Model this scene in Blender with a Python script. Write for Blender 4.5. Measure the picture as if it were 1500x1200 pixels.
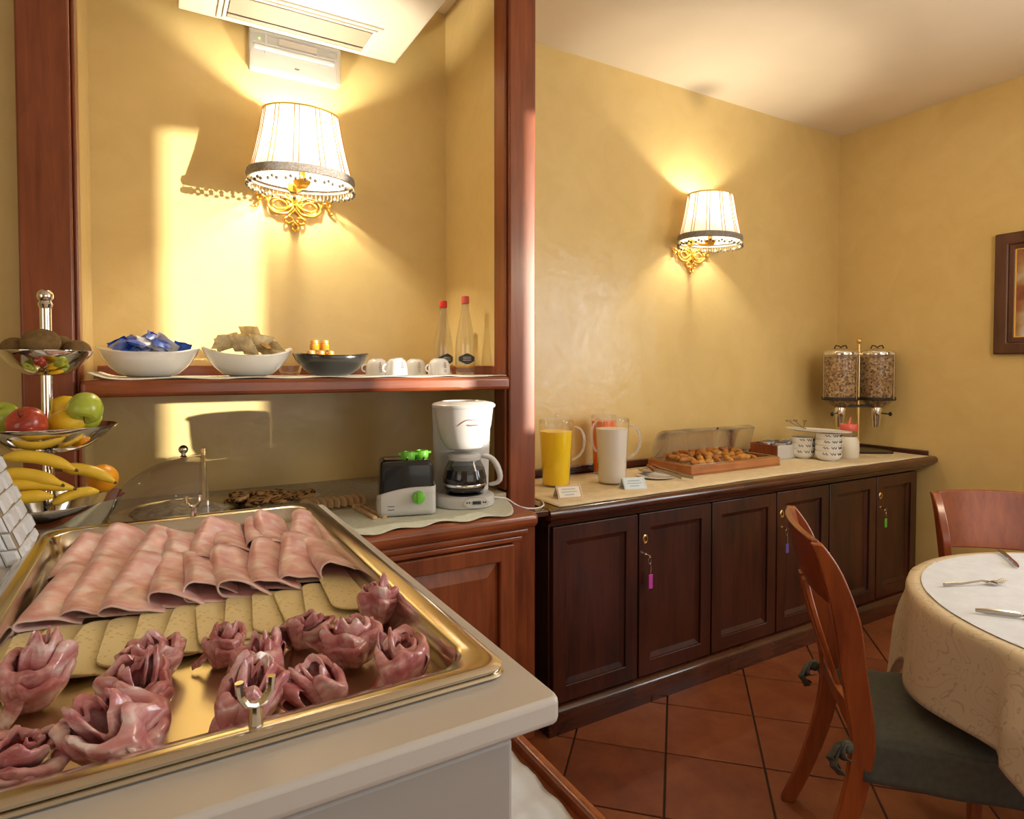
import bpy, math, random
from mathutils import Vector, Matrix, Euler, noise
R = math.radians
PI = math.pi
random.seed(7)
scene = bpy.context.scene
for o in list(bpy.data.objects):
    bpy.data.objects.remove(o)
COL = scene.collection

# ------------------------------------------------------------------ camera
cam_d = bpy.data.cameras.new('camera')
cam = bpy.data.objects.new('camera', cam_d)
COL.objects.link(cam)
cam.location = (0, 0, 1.40)
cam.rotation_euler = (R(90 - 1.51), 0, R(-30.07))
cam_d.sensor_width = 36.0
cam_d.lens = 905.0 / 1500.0 * 36.0
cam_d.shift_y = -38.5 / 1500.0
cam_d.clip_start = 0.02
scene.camera = cam

# ------------------------------------------------------------------ light
scene.view_settings.view_transform = 'Standard'
scene.view_settings.look = 'None'
scene.view_settings.gamma = 1.0
scene.view_settings.use_curve_mapping = False
scene.view_settings.exposure = 0.0
world = bpy.data.worlds.new('world')
scene.world = world
world.use_nodes = True
world.node_tree.nodes['Background'].inputs[0].default_value = (0.62, 0.78, 1.0, 1)
world.node_tree.nodes['Background'].inputs[1].default_value = 1.0

def add_light(name, kind, loc, rot, energy, color, **kw):
    d = bpy.data.lights.new(name, kind)
    d.energy = energy
    d.color = color
    for k, v in kw.items():
        setattr(d, k, v)
    o = bpy.data.objects.new(name, d)
    COL.objects.link(o)
    o.location = loc
    o.rotation_euler = rot
    return o

sun_dir = Vector((-0.99, 1.0, -0.086)).normalized()
add_light('sun', 'SUN', (6, -4, 3), sun_dir.to_track_quat('-Z', 'Y').to_euler(), 13.0, (1.0, 0.90, 0.74), angle=R(0.6))
# daylight entering by the right wall windows; rear and left panels are added fill
add_light('daylight_right', 'AREA', (3.92, -1.16, 1.70), (0, R(90), 0), 34, (0.74, 0.86, 1.0), shape='RECTANGLE', size=1.7, size_y=0.80)
add_light('daylight_curtain', 'AREA', (3.92, -0.10, 1.75), (0, R(90), 0), 20, (0.82, 0.92, 1.0), shape='RECTANGLE', size=1.10, size_y=0.36)
add_light('fill_rear', 'AREA', (1.2, -2.38, 1.45), (R(90), 0, 0), 15, (0.95, 0.93, 0.90), shape='RECTANGLE', size=2.6, size_y=1.7)
add_light('fill_left', 'AREA', (-2.12, -0.3, 1.5), (0, R(-90), 0), 11, (0.95, 0.93, 0.92), shape='RECTANGLE', size=1.6, size_y=1.6)
# added warm fill, out of frame over the dining table; no lamp known there
add_light('warm_fill', 'POINT', (2.4, 0.25, 2.05), (0, 0, 0), 33, (1.0, 0.82, 0.58), shadow_soft_size=0.20)

# ------------------------------------------------------------------ materials
MATS = {}
def newmat(name):
    m = bpy.data.materials.new(name)
    m.use_nodes = True
    nt = m.node_tree
    b = nt.nodes['Principled BSDF']
    MATS[name] = m
    return m, nt, b

def nd(nt, kind, **inp):
    n = nt.nodes.new(kind)
    for k, v in inp.items():
        n.inputs[k.replace('_', ' ')].default_value = v
    return n

def ramp(nt, fac, stops):
    r = nt.nodes.new('ShaderNodeValToRGB')
    el = r.color_ramp.elements
    while len(el) < len(stops):
        el.new(0.5)
    for e, (p, c) in zip(el, stops):
        e.position = p
        e.color = (*c, 1)
    nt.links.new(fac, r.inputs[0])
    return r.outputs[0]

def mapping(nt, scale=(1, 1, 1), rot=(0, 0, 0), coord='Object'):
    tc = nt.nodes.new('ShaderNodeTexCoord')
    mp = nt.nodes.new('ShaderNodeMapping')
    mp.inputs['Scale'].default_value = scale
    mp.inputs['Rotation'].default_value = rot
    nt.links.new(tc.outputs[coord], mp.inputs[0])
    return mp.outputs[0]

def bump(nt, b, h, strength, dist=0.002):
    n = nt.nodes.new('ShaderNodeBump')
    n.inputs['Strength'].default_value = strength
    n.inputs['Distance'].default_value = dist
    nt.links.new(h, n.inputs['Height'])
    nt.links.new(n.outputs[0], b.inputs['Normal'])

def plain(name, col, rough=0.5, metal=0.0, spec=0.5, coat=0.0, var=0.0, vscale=20, bmp=0.0, emit=None, trans=0.0, sss=0.0, ior=None):
    m, nt, b = newmat(name)
    b.inputs['Base Color'].default_value = (*col, 1)
    b.inputs['Roughness'].default_value = rough
    b.inputs['Metallic'].default_value = metal
    b.inputs['Specular IOR Level'].default_value = spec
    b.inputs['Coat Weight'].default_value = coat
    b.inputs['Transmission Weight'].default_value = trans
    if ior:
        b.inputs['IOR'].default_value = ior
    if sss:
        b.inputs['Subsurface Weight'].default_value = sss
        b.inputs['Subsurface Radius'].default_value = (0.01, 0.005, 0.003)
    if emit:
        b.inputs['Emission Color'].default_value = (*emit[0], 1)
        b.inputs['Emission Strength'].default_value = emit[1]
    if var or bmp:
        v = mapping(nt)
        n = nd(nt, 'ShaderNodeTexNoise', Scale=vscale, Detail=4.0)
        nt.links.new(v, n.inputs['Vector'])
        if var:
            lo = tuple(max(0, c * (1 - var)) for c in col)
            hi = tuple(min(1, c * (1 + var)) for c in col)
            nt.links.new(ramp(nt, n.outputs['Fac'], [(0.3, lo), (0.7, hi)]), b.inputs['Base Color'])
        if bmp:
            bump(nt, b, n.outputs['Fac'], bmp)
    return m

def wood(name, dark, light, rough=0.32, coat=0.35, scale=(14, 14, 1.2), nscale=3.0, knots=0.0):
    m, nt, b = newmat(name)
    v = mapping(nt, scale)
    n1 = nd(nt, 'ShaderNodeTexNoise', Scale=nscale, Detail=6.0, Roughness=0.62, Distortion=0.6)
    nt.links.new(v, n1.inputs['Vector'])
    v2 = mapping(nt, (2.2, 2.2, 0.9))
    n2 = nd(nt, 'ShaderNodeTexNoise', Scale=2.5, Detail=3.0)
    nt.links.new(v2, n2.inputs['Vector'])
    mx = nt.nodes.new('ShaderNodeMath'); mx.operation = 'MULTIPLY_ADD'
    nt.links.new(n2.outputs['Fac'], mx.inputs[0]); mx.inputs[1].default_value = 0.6
    ad = nt.nodes.new('ShaderNodeMath'); ad.operation = 'MULTIPLY'
    nt.links.new(n1.outputs['Fac'], ad.inputs[0]); ad.inputs[1].default_value = 0.55
    nt.links.new(ad.outputs[0], mx.inputs[2])
    c = ramp(nt, mx.outputs[0], [(0.40, dark), (0.72, light)])
    nt.links.new(c, b.inputs['Base Color'])
    b.inputs['Roughness'].default_value = rough
    b.inputs['Coat Weight'].default_value = coat
    b.inputs['Coat Roughness'].default_value = 0.16
    bump(nt, b, n1.outputs['Fac'], 0.12, 0.001)
    return m

def thin_glass(name, tint=(1, 1, 1), refl=1.0, body=0.06, rough=0.03):
    m = bpy.data.materials.new(name); m.use_nodes = True; MATS[name] = m
    nt = m.node_tree; nt.nodes.clear()
    out = nt.nodes.new('ShaderNodeOutputMaterial')
    tr = nd(nt, 'ShaderNodeBsdfTransparent'); tr.inputs[0].default_value = (*tint, 1)
    gl = nd(nt, 'ShaderNodeBsdfGlossy'); gl.inputs['Roughness'].default_value = rough
    df = nd(nt, 'ShaderNodeBsdfDiffuse'); df.inputs[0].default_value = (0.8, 0.8, 0.8, 1)
    lw = nt.nodes.new('ShaderNodeLayerWeight'); lw.inputs['Blend'].default_value = 0.5
    pw = nt.nodes.new('ShaderNodeMath'); pw.operation = 'POWER'; pw.inputs[1].default_value = 4.0
    nt.links.new(lw.outputs['Facing'], pw.inputs[0])
    mul = nt.nodes.new('ShaderNodeMath'); mul.operation = 'MULTIPLY_ADD'; mul.inputs[1].default_value = 0.8 * refl; mul.inputs[2].default_value = 0.045 * refl
    nt.links.new(pw.outputs[0], mul.inputs[0])
    m1 = nt.nodes.new('ShaderNodeMixShader'); m1.inputs[0].default_value = body
    nt.links.new(tr.outputs[0], m1.inputs[1]); nt.links.new(df.outputs[0], m1.inputs[2])
    m2 = nt.nodes.new('ShaderNodeMixShader')
    nt.links.new(mul.outputs[0], m2.inputs[0]); nt.links.new(m1.outputs[0], m2.inputs[1]); nt.links.new(gl.outputs[0], m2.inputs[2])
    nt.links.new(m2.outputs[0], out.inputs[0])
    return m

# walls: burnished ochre plaster
def plaster(name, lo, hi, rough):
    m, nt, b = newmat(name)
    v = mapping(nt, (1, 1, 1))
    n = nd(nt, 'ShaderNodeTexNoise', Scale=5.0, Detail=8.0, Roughness=0.62, Distortion=0.8)
    nt.links.new(v, n.inputs['Vector'])
    nt.links.new(ramp(nt, n.outputs['Fac'], [(0.32, lo), (0.68, hi)]), b.inputs['Base Color'])
    n2 = nd(nt, 'ShaderNodeTexNoise', Scale=14.0, Detail=5.0, Distortion=1.6)
    nt.links.new(v, n2.inputs['Vector'])
    b.inputs['Roughness'].default_value = rough
    b.inputs['Specular IOR Level'].default_value = 0.25
    b.inputs['Coat Weight'].default_value = 0.6
    b.inputs['Coat Roughness'].default_value = 0.07
    bump(nt, b, n2.outputs['Fac'], 0.22, 0.004)
    n3 = nd(nt, 'ShaderNodeTexNoise', Scale=11.0, Detail=6.0, Roughness=0.6, Distortion=2.2)
    nt.links.new(v, n3.inputs['Vector'])
    bc = nt.nodes.new('ShaderNodeBump'); bc.inputs['Strength'].default_value = 0.50; bc.inputs['Distance'].default_value = 0.006
    nt.links.new(n3.outputs['Fac'], bc.inputs['Height']); nt.links.new(bc.outputs[0], b.inputs['Coat Normal'])
    return m
plaster('plaster', (0.71, 0.525, 0.215), (0.76, 0.575, 0.25), 0.30)
plain('ceiling_paint', (0.87, 0.76, 0.60), 0.8, var=0.03, vscale=3)
# old soot mark where wall and ceiling meet above the far sconce
def soot(name, c, rad, depth):
    nt = MATS[name].node_tree; b = nt.nodes['Principled BSDF']
    src = b.inputs['Base Color'].links[0].from_socket
    tc = nt.nodes.new('ShaderNodeTexCoord')
    ds = nt.nodes.new('ShaderNodeVectorMath'); ds.operation = 'DISTANCE'; ds.inputs[1].default_value = c
    nt.links.new(tc.outputs['Object'], ds.inputs[0])
    mr = nt.nodes.new('ShaderNodeMapRange'); mr.interpolation_type = 'SMOOTHSTEP'
    mr.inputs['From Min'].default_value = 0.0; mr.inputs['From Max'].default_value = rad
    mr.inputs['To Min'].default_value = depth; mr.inputs['To Max'].default_value = 0.0
    nt.links.new(ds.outputs['Value'], mr.inputs['Value'])
    mx = nt.nodes.new('ShaderNodeMix'); mx.data_type = 'RGBA'
    nt.links.new(mr.outputs[0], mx.inputs['Factor']); nt.links.new(src, mx.inputs['A']); mx.inputs['B'].default_value = (0.16, 0.10, 0.05, 1)
    nt.links.new(mx.outputs['Result'], b.inputs['Base Color'])
soot('ceiling_paint', (2.640, 2.47, 2.93), 0.17, 0.5)
soot('plaster', (2.640, 2.50, 2.93), 0.13, 0.35)
wood('red_wood', (0.13, 0.026, 0.008), (0.30, 0.075, 0.022), 0.34, 0.22)
wood('red_wood_x', (0.15, 0.030, 0.009), (0.34, 0.085, 0.024), 0.28, 0.5, (1.2, 14, 14))
wood('dark_wood', (0.018, 0.0042, 0.0025), (0.078, 0.018, 0.0085), 0.36, 0.22, (16, 16, 1.1))
wood('dark_wood_x', (0.030, 0.008, 0.005), (0.10, 0.028, 0.013), 0.24, 0.6, (1.1, 16, 16))
wood('chair_wood', (0.17, 0.030, 0.008), (0.36, 0.085, 0.018), 0.28, 0.45, (12, 12, 1.5))
wood('box_wood', (0.30, 0.10, 0.03), (0.52, 0.21, 0.07), 0.4, 0.2, (1.5, 14, 14))
wood('frame_wood', (0.045, 0.014, 0.008), (0.12, 0.045, 0.025), 0.4, 0.2)
plain('grout', (0.06, 0.032, 0.02), 0.9)
# terracotta tiles, each a little different
m, nt, b = newmat('terracotta')
oi = nt.nodes.new('ShaderNodeObjectInfo')
n = nd(nt, 'ShaderNodeTexNoise', Scale=7.0, Detail=7.0, Roughness=0.65)
nt.links.new(mapping(nt), n.inputs['Vector'])
ad = nt.nodes.new('ShaderNodeMath'); ad.operation = 'MULTIPLY_ADD'
nt.links.new(oi.outputs['Random'], ad.inputs[0]); ad.inputs[1].default_value = 0.22
nt.links.new(n.outputs['Fac'], ad.inputs[2])
nt.links.new(ramp(nt, ad.outputs[0], [(0.30, (0.15, 0.038, 0.014)), (0.60, (0.27, 0.075, 0.026)), (0.95, (0.38, 0.13, 0.045))]), b.inputs['Base Color'])
b.inputs['Roughness'].default_value = 0.42
bump(nt, b, n.outputs['Fac'], 0.15, 0.002)
plain('unit_top_lit', (0.60, 0.565, 0.53), 0.30, var=0.02, vscale=8)  # same finish as the panels; stronger top light put into a lighter tone
plain('unit_panel_shaded', (0.40, 0.385, 0.37), 0.45)  # weaker light on the upright faces put into a darker tone
m = plain('steel', (0.68, 0.63, 0.54), 0.17, 1.0)
plain('steel_floor', (0.76, 0.68, 0.50), 0.30, 1.0, bmp=0.02, vscale=60)
plain('chrome', (0.82, 0.80, 0.77), 0.08, 1.0)
plain('cutlery_steel', (0.42, 0.38, 0.33), 0.26, 1.0)
plain('gold', (0.78, 0.45, 0.07), 0.36, 0.7)
plain('gold_paint', (0.86, 0.55, 0.12), 0.35, 0.5)
plain('brass', (0.80, 0.58, 0.25), 0.25, 1.0)
plain('white_ceramic', (0.80, 0.79, 0.78), 0.12, coat=0.5)
plain('black_ceramic', (0.016, 0.015, 0.014), 0.18, coat=0.4)
plain('white_plastic', (0.60, 0.59, 0.57), 0.30)
plain('ac_white', (0.72, 0.65, 0.53), 0.4)
plain('ac_dark', (0.10, 0.07, 0.05), 0.6)
plain('ac_grille', (0.36, 0.29, 0.22), 0.5)
plain('black_plastic', (0.012, 0.012, 0.014), 0.18, coat=0.3)
plain('green_plastic', (0.16, 0.55, 0.04), 0.3)
plain('screen_dark', (0.03, 0.04, 0.05), 0.2)
plain('logo_ink', (0.30, 0.12, 0.08), 0.5)
plain('ink', (0.03, 0.022, 0.02), 0.6)
plain('coffee', (0.012, 0.005, 0.003), 0.06, coat=0.4)
plain('cloth_green', (0.60, 0.62, 0.52), 0.85, var=0.06, vscale=90, bmp=0.25)
plain('cloth_white', (0.76, 0.72, 0.62), 0.85, var=0.05, vscale=120, bmp=0.2)
plain('cloth_beige', (0.70, 0.58, 0.38), 0.85, var=0.08, vscale=30, bmp=0.2)
plain('cloth_cover', (0.68, 0.74, 0.84), 0.55, var=0.05, vscale=30, bmp=0.15)  # white cloth; the blue of window daylight is put into its base colour
plain('seat_cloth', (0.085, 0.088, 0.075), 0.9, var=0.12, vscale=60, bmp=0.3)
plain('stone_top', (0.50, 0.44, 0.31), 0.4, var=0.18, vscale=60)
plain('shade_trim', (0.26, 0.23, 0.20), 0.8, var=0.3, vscale=150, bmp=0.5)
plain('bead', (0.12, 0.10, 0.07), 0.3)
plain('bead_pale', (0.85, 0.75, 0.5), 0.3)
plain('juice_yellow', (1.0, 0.70, 0.0), 0.25)
plain('juice_orange', (1.0, 0.20, 0.012), 0.25)
plain('milk', (0.80, 0.76, 0.72), 0.25, sss=0.2)
plain('milk_bottle', (0.78, 0.74, 0.64), 0.3)
plain('red_cap', (0.70, 0.035, 0.02), 0.35)
plain('pink_cap', (0.72, 0.13, 0.10), 0.35)
plain('card', (0.84, 0.80, 0.68), 0.7)
plain('card_blue', (0.70, 0.80, 0.86), 0.7)
plain('card_trim', (0.65, 0.24, 0.05), 0.6)
plain('card_blue_ink', (0.16, 0.30, 0.48), 0.6)
plain('white_wicker', (0.70, 0.74, 0.80), 0.5, var=0.05, vscale=40)
plain('wicker_core', (0.34, 0.28, 0.20), 0.7)
plain('apple_green', (0.46, 0.56, 0.06), 0.25, var=0.25, vscale=9, coat=0.3)
plain('apple_red', (0.45, 0.055, 0.03), 0.25, var=0.5, vscale=14, coat=0.3)
plain('lemon', (0.85, 0.55, 0.02), 0.35, bmp=0.15, vscale=120)
plain('orange_peel', (0.90, 0.36, 0.01), 0.4, bmp=0.2, vscale=150)
plain('kiwi', (0.19, 0.11, 0.035), 0.85, var=0.25, vscale=80, bmp=0.5)
plain('banana', (0.80, 0.52, 0.035), 0.42, var=0.12, vscale=12)
plain('banana_tip', (0.10, 0.07, 0.02), 0.7)
plain('stem', (0.08, 0.05, 0.02), 0.8)
plain('packet_blue', (0.02, 0.10, 0.55), 0.25, var=0.5, vscale=40)
plain('packet_white', (0.75, 0.76, 0.80), 0.3)
plain('packet_foil', (0.78, 0.63, 0.38), 0.22, var=0.35, vscale=30, bmp=0.6)
plain('cracker', (0.66, 0.38, 0.12), 0.7, var=0.25, vscale=50)
plain('honey', (0.62, 0.25, 0.02), 0.12, coat=0.5)
plain('gold_lid', (0.62, 0.36, 0.09), 0.4, 0.5)
plain('pastry', (0.42, 0.15, 0.024), 0.35, var=0.55, vscale=30, bmp=0.5, coat=0.15)
plain('pastry_pale', (0.60, 0.28, 0.055), 0.45, var=0.4, vscale=30, bmp=0.5)
m, nt, b = newmat('marble_cake')
n = nd(nt, 'ShaderNodeTexNoise', Scale=26.0, Detail=2.0, Distortion=1.0)
nt.links.new(mapping(nt), n.inputs['Vector'])
nt.links.new(ramp(nt, n.outputs['Fac'], [(0.42, (0.055, 0.016, 0.006)), (0.50, (0.58, 0.36, 0.15))]), b.inputs['Base Color'])
b.inputs['Roughness'].default_value = 0.8
plain('biscuit', (0.62, 0.42, 0.22), 0.7, var=0.2, vscale=40)
plain('coldcut_grey', (0.44, 0.38, 0.27), 0.45, var=0.4, vscale=60, bmp=0.5)
# cooked ham
m, nt, b = newmat('ham')
n = nd(nt, 'ShaderNodeTexNoise', Scale=9.0, Detail=6.0, Distortion=0.5)
nt.links.new(mapping(nt, (3.2, 3.8, 3.2)), n.inputs['Vector'])
nt.links.new(ramp(nt, n.outputs['Fac'], [(0.34, (0.70, 0.335, 0.33)), (0.52, (0.81, 0.51, 0.50)), (0.68, (0.88, 0.70, 0.68))]), b.inputs['Base Color'])
b.inputs['Roughness'].default_value = 0.36
b.inputs['Subsurface Weight'].default_value = 0.15
b.inputs['Subsurface Radius'].default_value = (0.008, 0.003, 0.002)
bump(nt, b, n.outputs['Fac'], 0.2, 0.002)
plain('ham_rind', (0.80, 0.62, 0.58), 0.45)
# cured ham with fat streaks
m, nt, b = newmat('prosciutto')
n = nd(nt, 'ShaderNodeTexNoise', Scale=16.0, Detail=5.0, Distortion=1.2)
nt.links.new(mapping(nt, (1, 1, 2.2)), n.inputs['Vector'])
nt.links.new(ramp(nt, n.outputs['Fac'], [(0.32, (0.46, 0.13, 0.145)), (0.46, (0.62, 0.26, 0.275)), (0.56, (0.73, 0.44, 0.45)), (0.64, (0.86, 0.74, 0.73))]), b.inputs['Base Color'])
b.inputs['Roughness'].default_value = 0.22
b.inputs['Coat Weight'].default_value = 0.4
b.inputs['Coat Roughness'].default_value = 0.12
b.inputs['Subsurface Weight'].default_value = 0.2
b.inputs['Subsurface Radius'].default_value = (0.010, 0.003, 0.002)
bump(nt, b, n.outputs['Fac'], 0.25, 0.002)
# cheese with small eyes
m, nt, b = newmat('cheese')
vo = nd(nt, 'ShaderNodeTexVoronoi', Scale=110.0)
nt.links.new(mapping(nt), vo.inputs['Vector'])
n = nd(nt, 'ShaderNodeTexNoise', Scale=24.0, Detail=2.0)
nt.links.new(mapping(nt), n.inputs['Vector'])
mu = nt.nodes.new('ShaderNodeMath'); mu.operation = 'MULTIPLY_ADD'
nt.links.new(n.outputs['Fac'], mu.inputs[0]); mu.inputs[1].default_value = -0.46; nt.links.new(vo.outputs['Distance'], mu.inputs[2])
nt.links.new(ramp(nt, mu.outputs[0], [(0.0, (0.70, 0.54, 0.22)), (0.04, (0.83, 0.72, 0.42))]), b.inputs['Base Color'])
b.inputs['Roughness'].default_value = 0.4
b.inputs['Subsurface Weight'].default_value = 0.1
b.inputs['Subsurface Radius'].default_value = (0.006, 0.004, 0.002)
# lamp shade: pale translucent fabric
m = bpy.data.materials.new('shade_fabric'); m.use_nodes = True; MATS['shade_fabric'] = m
nt = m.node_tree; nt.nodes.clear()
out = nt.nodes.new('ShaderNodeOutputMaterial')
df = nd(nt, 'ShaderNodeBsdfDiffuse'); df.inputs[0].default_value = (0.85, 0.78, 0.62, 1)
tl = nd(nt, 'ShaderNodeBsdfTranslucent'); tl.inputs[0].default_value = (0.90, 0.82, 0.64, 1)
mx = nt.nodes.new('ShaderNodeMixShader'); mx.inputs[0].default_value = 0.13
nt.links.new(df.outputs[0], mx.inputs[1]); nt.links.new(tl.outputs[0], mx.inputs[2]); nt.links.new(mx.outputs[0], out.inputs[0])
plain('bulb_glow', (1, 0.9, 0.7), 0.5, emit=((1.0, 0.80, 0.45), 18.0))
plain('led_green', (0.3, 1, 0.1), 0.5, emit=((0.5, 1.0, 0.1), 2.0))
# damask tablecloth
m, nt, b = newmat('damask')
v = mapping(nt, (1, 1, 1))
n0 = nd(nt, 'ShaderNodeTexNoise', Scale=11.0, Detail=1.0, Distortion=2.2)
nt.links.new(v, n0.inputs['Vector'])
fr = nt.nodes.new('ShaderNodeMath'); fr.operation = 'PINGPONG'; fr.inputs[1].default_value = 0.11
nt.links.new(n0.outputs['Fac'], fr.inputs[0])
nt.links.new(ramp(nt, fr.outputs[0], [(0.008, (0.50, 0.41, 0.28)), (0.018, (0.66, 0.56, 0.40))]), b.inputs['Base Color'])
b.inputs['Roughness'].default_value = 0.6
# cereal flakes
m, nt, b = newmat('cereal')
vo = nd(nt, 'ShaderNodeTexVoronoi', Scale=95.0)
nt.links.new(mapping(nt), vo.inputs['Vector'])
nt.links.new(ramp(nt, vo.outputs['Color'], [(0.15, (0.10, 0.045, 0.018)), (0.5, (0.36, 0.21, 0.09)), (0.9, (0.62, 0.45, 0.24))]), b.inputs['Base Color'])
bump(nt, b, vo.outputs['Distance'], 0.8, 0.004)
m, nt, b = newmat('print')
n = nd(nt, 'ShaderNodeTexNoise', Scale=7.0, Detail=3.0)
nt.links.new(mapping(nt), n.inputs['Vector'])
nt.links.new(ramp(nt, n.outputs['Fac'], [(0.30, (0.05, 0.07, 0.03)), (0.45, (0.30, 0.09, 0.04)), (0.6, (0.45, 0.30, 0.14)), (0.75, (0.60, 0.60, 0.62))]), b.inputs['Base Color'])
plain('tag_pink', (0.65, 0.07, 0.50), 0.4)
plain('tag_violet', (0.16, 0.10, 0.45), 0.4)
plain('tag_green', (0.12, 0.50, 0.05), 0.4)
plain('label_dark', (0.03, 0.035, 0.05), 0.4)
plain('black_tray', (0.02, 0.018, 0.016), 0.25)
plain('cord_white', (0.75, 0.72, 0.68), 0.5)
plain('jam_red', (0.35, 0.02, 0.03), 0.3)
plain('jam_blue', (0.05, 0.12, 0.35), 0.3)
plain('jam_silver', (0.70, 0.70, 0.72), 0.25, 0.4)
thin_glass('acrylic', (0.92, 0.88, 0.82), 1.2, 0.09)
thin_glass('jug_glass', (0.98, 0.97, 0.95), 1.0, 0.02)
thin_glass('handle_glass', (0.97, 0.96, 0.94), 1.3, 0.30)
thin_glass('bottle_glass', (0.91, 0.90, 0.85), 1.8, 0.05)
thin_glass('carafe_glass', (0.62, 0.62, 0.62), 1.0, 0.02)
thin_glass('emergency_lens', (0.92, 0.90, 0.86), 1.0, 0.22)
thin_glass('pane', (0.97, 0.98, 1.0), 1.0, 0.0)

# ------------------------------------------------------------------ mesh helpers
class MB:
    def __init__(s):
        s.v = []; s.f = []
    def add(s, vs, fs):
        o = len(s.v)
        s.v += [tuple(p) for p in vs]
        s.f += [tuple(i + o for i in f) for f in fs]
        return s
    def box(s, x0, x1, y0, y1, z0, z1, M=None):
        vs = [(x, y, z) for z in (z0, z1) for y in (y0, y1) for x in (x0, x1)]
        if M is not None:
            vs = [M @ Vector(p) for p in vs]
        return s.add(vs, [(0, 2, 3, 1), (4, 5, 7, 6), (0, 1, 5, 4), (2, 6, 7, 3), (0, 4, 6, 2), (1, 3, 7, 5)])
    def lathe(s, prof, n=32, c=(0, 0, 0), a0=0.0, a1=2 * PI, sx=1.0, sy=1.0, cap0=False, cap1=False):
        full = abs(a1 - a0 - 2 * PI) < 1e-6
        k = n if full else n + 1
        vs = []
        for r, z in prof:
            for i in range(k):
                a = a0 + (a1 - a0) * i / n
                vs.append((c[0] + r * math.cos(a) * sx, c[1] + r * math.sin(a) * sy, c[2] + z))
        fs = []
        for j in range(len(prof) - 1):
            for i in range(n):
                i2 = (i + 1) % k
                fs.append((j * k + i, j * k + i2, (j + 1) * k + i2, (j + 1) * k + i))
        if cap0: fs.append(tuple(range(k - 1, -1, -1)))
        if cap1: fs.append(tuple((len(prof) - 1) * k + i for i in range(k)))
        return s.add(vs, fs)
    def tube(s, pts, rad, n=8, closed=False, caps=True, flat=1.0):
        pts = [Vector(p) for p in pts]
        m = len(pts)
        rs = rad if isinstance(rad, (list, tuple)) else [rad] * m
        vs = []; up = None
        for i, p in enumerate(pts):
            a = pts[(i - 1) % m] if (closed or i > 0) else p
            b = pts[(i + 1) % m] if (closed or i < m - 1) else p
            t = (b - a)
            t = t.normalized() if t.length > 1e-9 else Vector((0, 0, 1))
            if up is None:
                up = Vector((0, 0, 1)) if abs(t.z) < 0.9 else Vector((0, 1, 0))
            x = (up - t * up.dot(t))
            if x.length < 1e-6:
                x = t.orthogonal()
            x.normalize(); up = x
            y = t.cross(x)
            for k in range(n):
                a_ = 2 * PI * k / n
                vs.append(p + x * math.cos(a_) * rs[i] + y * math.sin(a_) * rs[i] * flat)
        fs = []
        for i in range(m if closed else m - 1):
            j = (i + 1) % m
            for k in range(n):
                k2 = (k + 1) % n
                fs.append((i * n + k, i * n + k2, j * n + k2, j * n + k))
        if caps and not closed:
            fs.append(tuple(range(n - 1, -1, -1)))
            fs.append(tuple((m - 1) * n + k for k in range(n)))
        return s.add(vs, fs)
    def prism(s, poly, z0, z1, axis='z'):
        n = len(poly)
        def P(a, b, h):
            return (a, b, h) if axis == 'z' else ((a, h, b) if axis == 'y' else (h, a, b))
        vs = [P(a, b, z0) for a, b in poly] + [P(a, b, z1) for a, b in poly]
        fs = [tuple(range(n - 1, -1, -1)), tuple(range(n, 2 * n))]
        fs += [(i, (i + 1) % n, n + (i + 1) % n, n + i) for i in range(n)]
        return s.add(vs, fs)
    def grid(s, nu, nv, fn):
        vs = [fn(i / (nu - 1), j / (nv - 1)) for j in range(nv) for i in range(nu)]
        fs = [(j * nu + i, j * nu + i + 1, (j + 1) * nu + i + 1, (j + 1) * nu + i) for j in range(nv - 1) for i in range(nu - 1)]
        return s.add(vs, fs)
    def loft(s, rings, cap0=False, cap1=False, close=True):
        k = len(rings[0]); vs = [p for r in rings for p in r]; fs = []
        for j in range(len(rings) - 1):
            for i in range(k if close else k - 1):
                i2 = (i + 1) % k
                fs.append((j * k + i, j * k + i2, (j + 1) * k + i2, (j + 1) * k + i))
        if cap0: fs.append(tuple(range(k - 1, -1, -1)))
        if cap1: fs.append(tuple((len(rings) - 1) * k + i for i in range(k)))
        return s.add(vs, fs)
    def ball(s, c, r, n=12, m=8, sx=1, sy=1, sz=1):
        prof = [(max(1e-4, r * math.sin(PI * j / m)), -r * math.cos(PI * j / m) * sz) for j in range(m + 1)]
        return s.lathe(prof, n, c, sx=sx, sy=sy)
    def build(s, name, mat, parent=None, smooth=True, bevel=0.0, bseg=2, solid=0.0, sub=0, loc=(0, 0, 0), rot=(0, 0, 0), ang=35, kind=None):
        me = bpy.data.meshes.new(name)
        me.from_pydata(s.v, [], s.f)
        me.validate()
        import bmesh
        bm = bmesh.new(); bm.from_mesh(me)
        bmesh.ops.recalc_face_normals(bm, faces=bm.faces)
        bm.to_mesh(me); bm.free()
        if smooth:
            me.shade_smooth()
            me.set_sharp_from_angle(angle=R(ang))
        o = bpy.data.objects.new(name, me)
        COL.objects.link(o)
        me.materials.append(MATS[mat])
        if parent is not None:
            o.parent = parent
        o.location = loc; o.rotation_euler = rot
        if bevel:
            md = o.modifiers.new('bevel', 'BEVEL'); md.width = bevel; md.segments = bseg; md.limit_method = 'ANGLE'; md.angle_limit = R(40)
            if smooth: md.harden_normals = False
        if solid:
            md = o.modifiers.new('solid', 'SOLIDIFY'); md.thickness = solid; md.offset = 0
        if sub:
            md = o.modifiers.new('sub', 'SUBSURF'); md.levels = sub; md.render_levels = sub
        if kind: o['kind'] = kind
        return o

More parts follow.
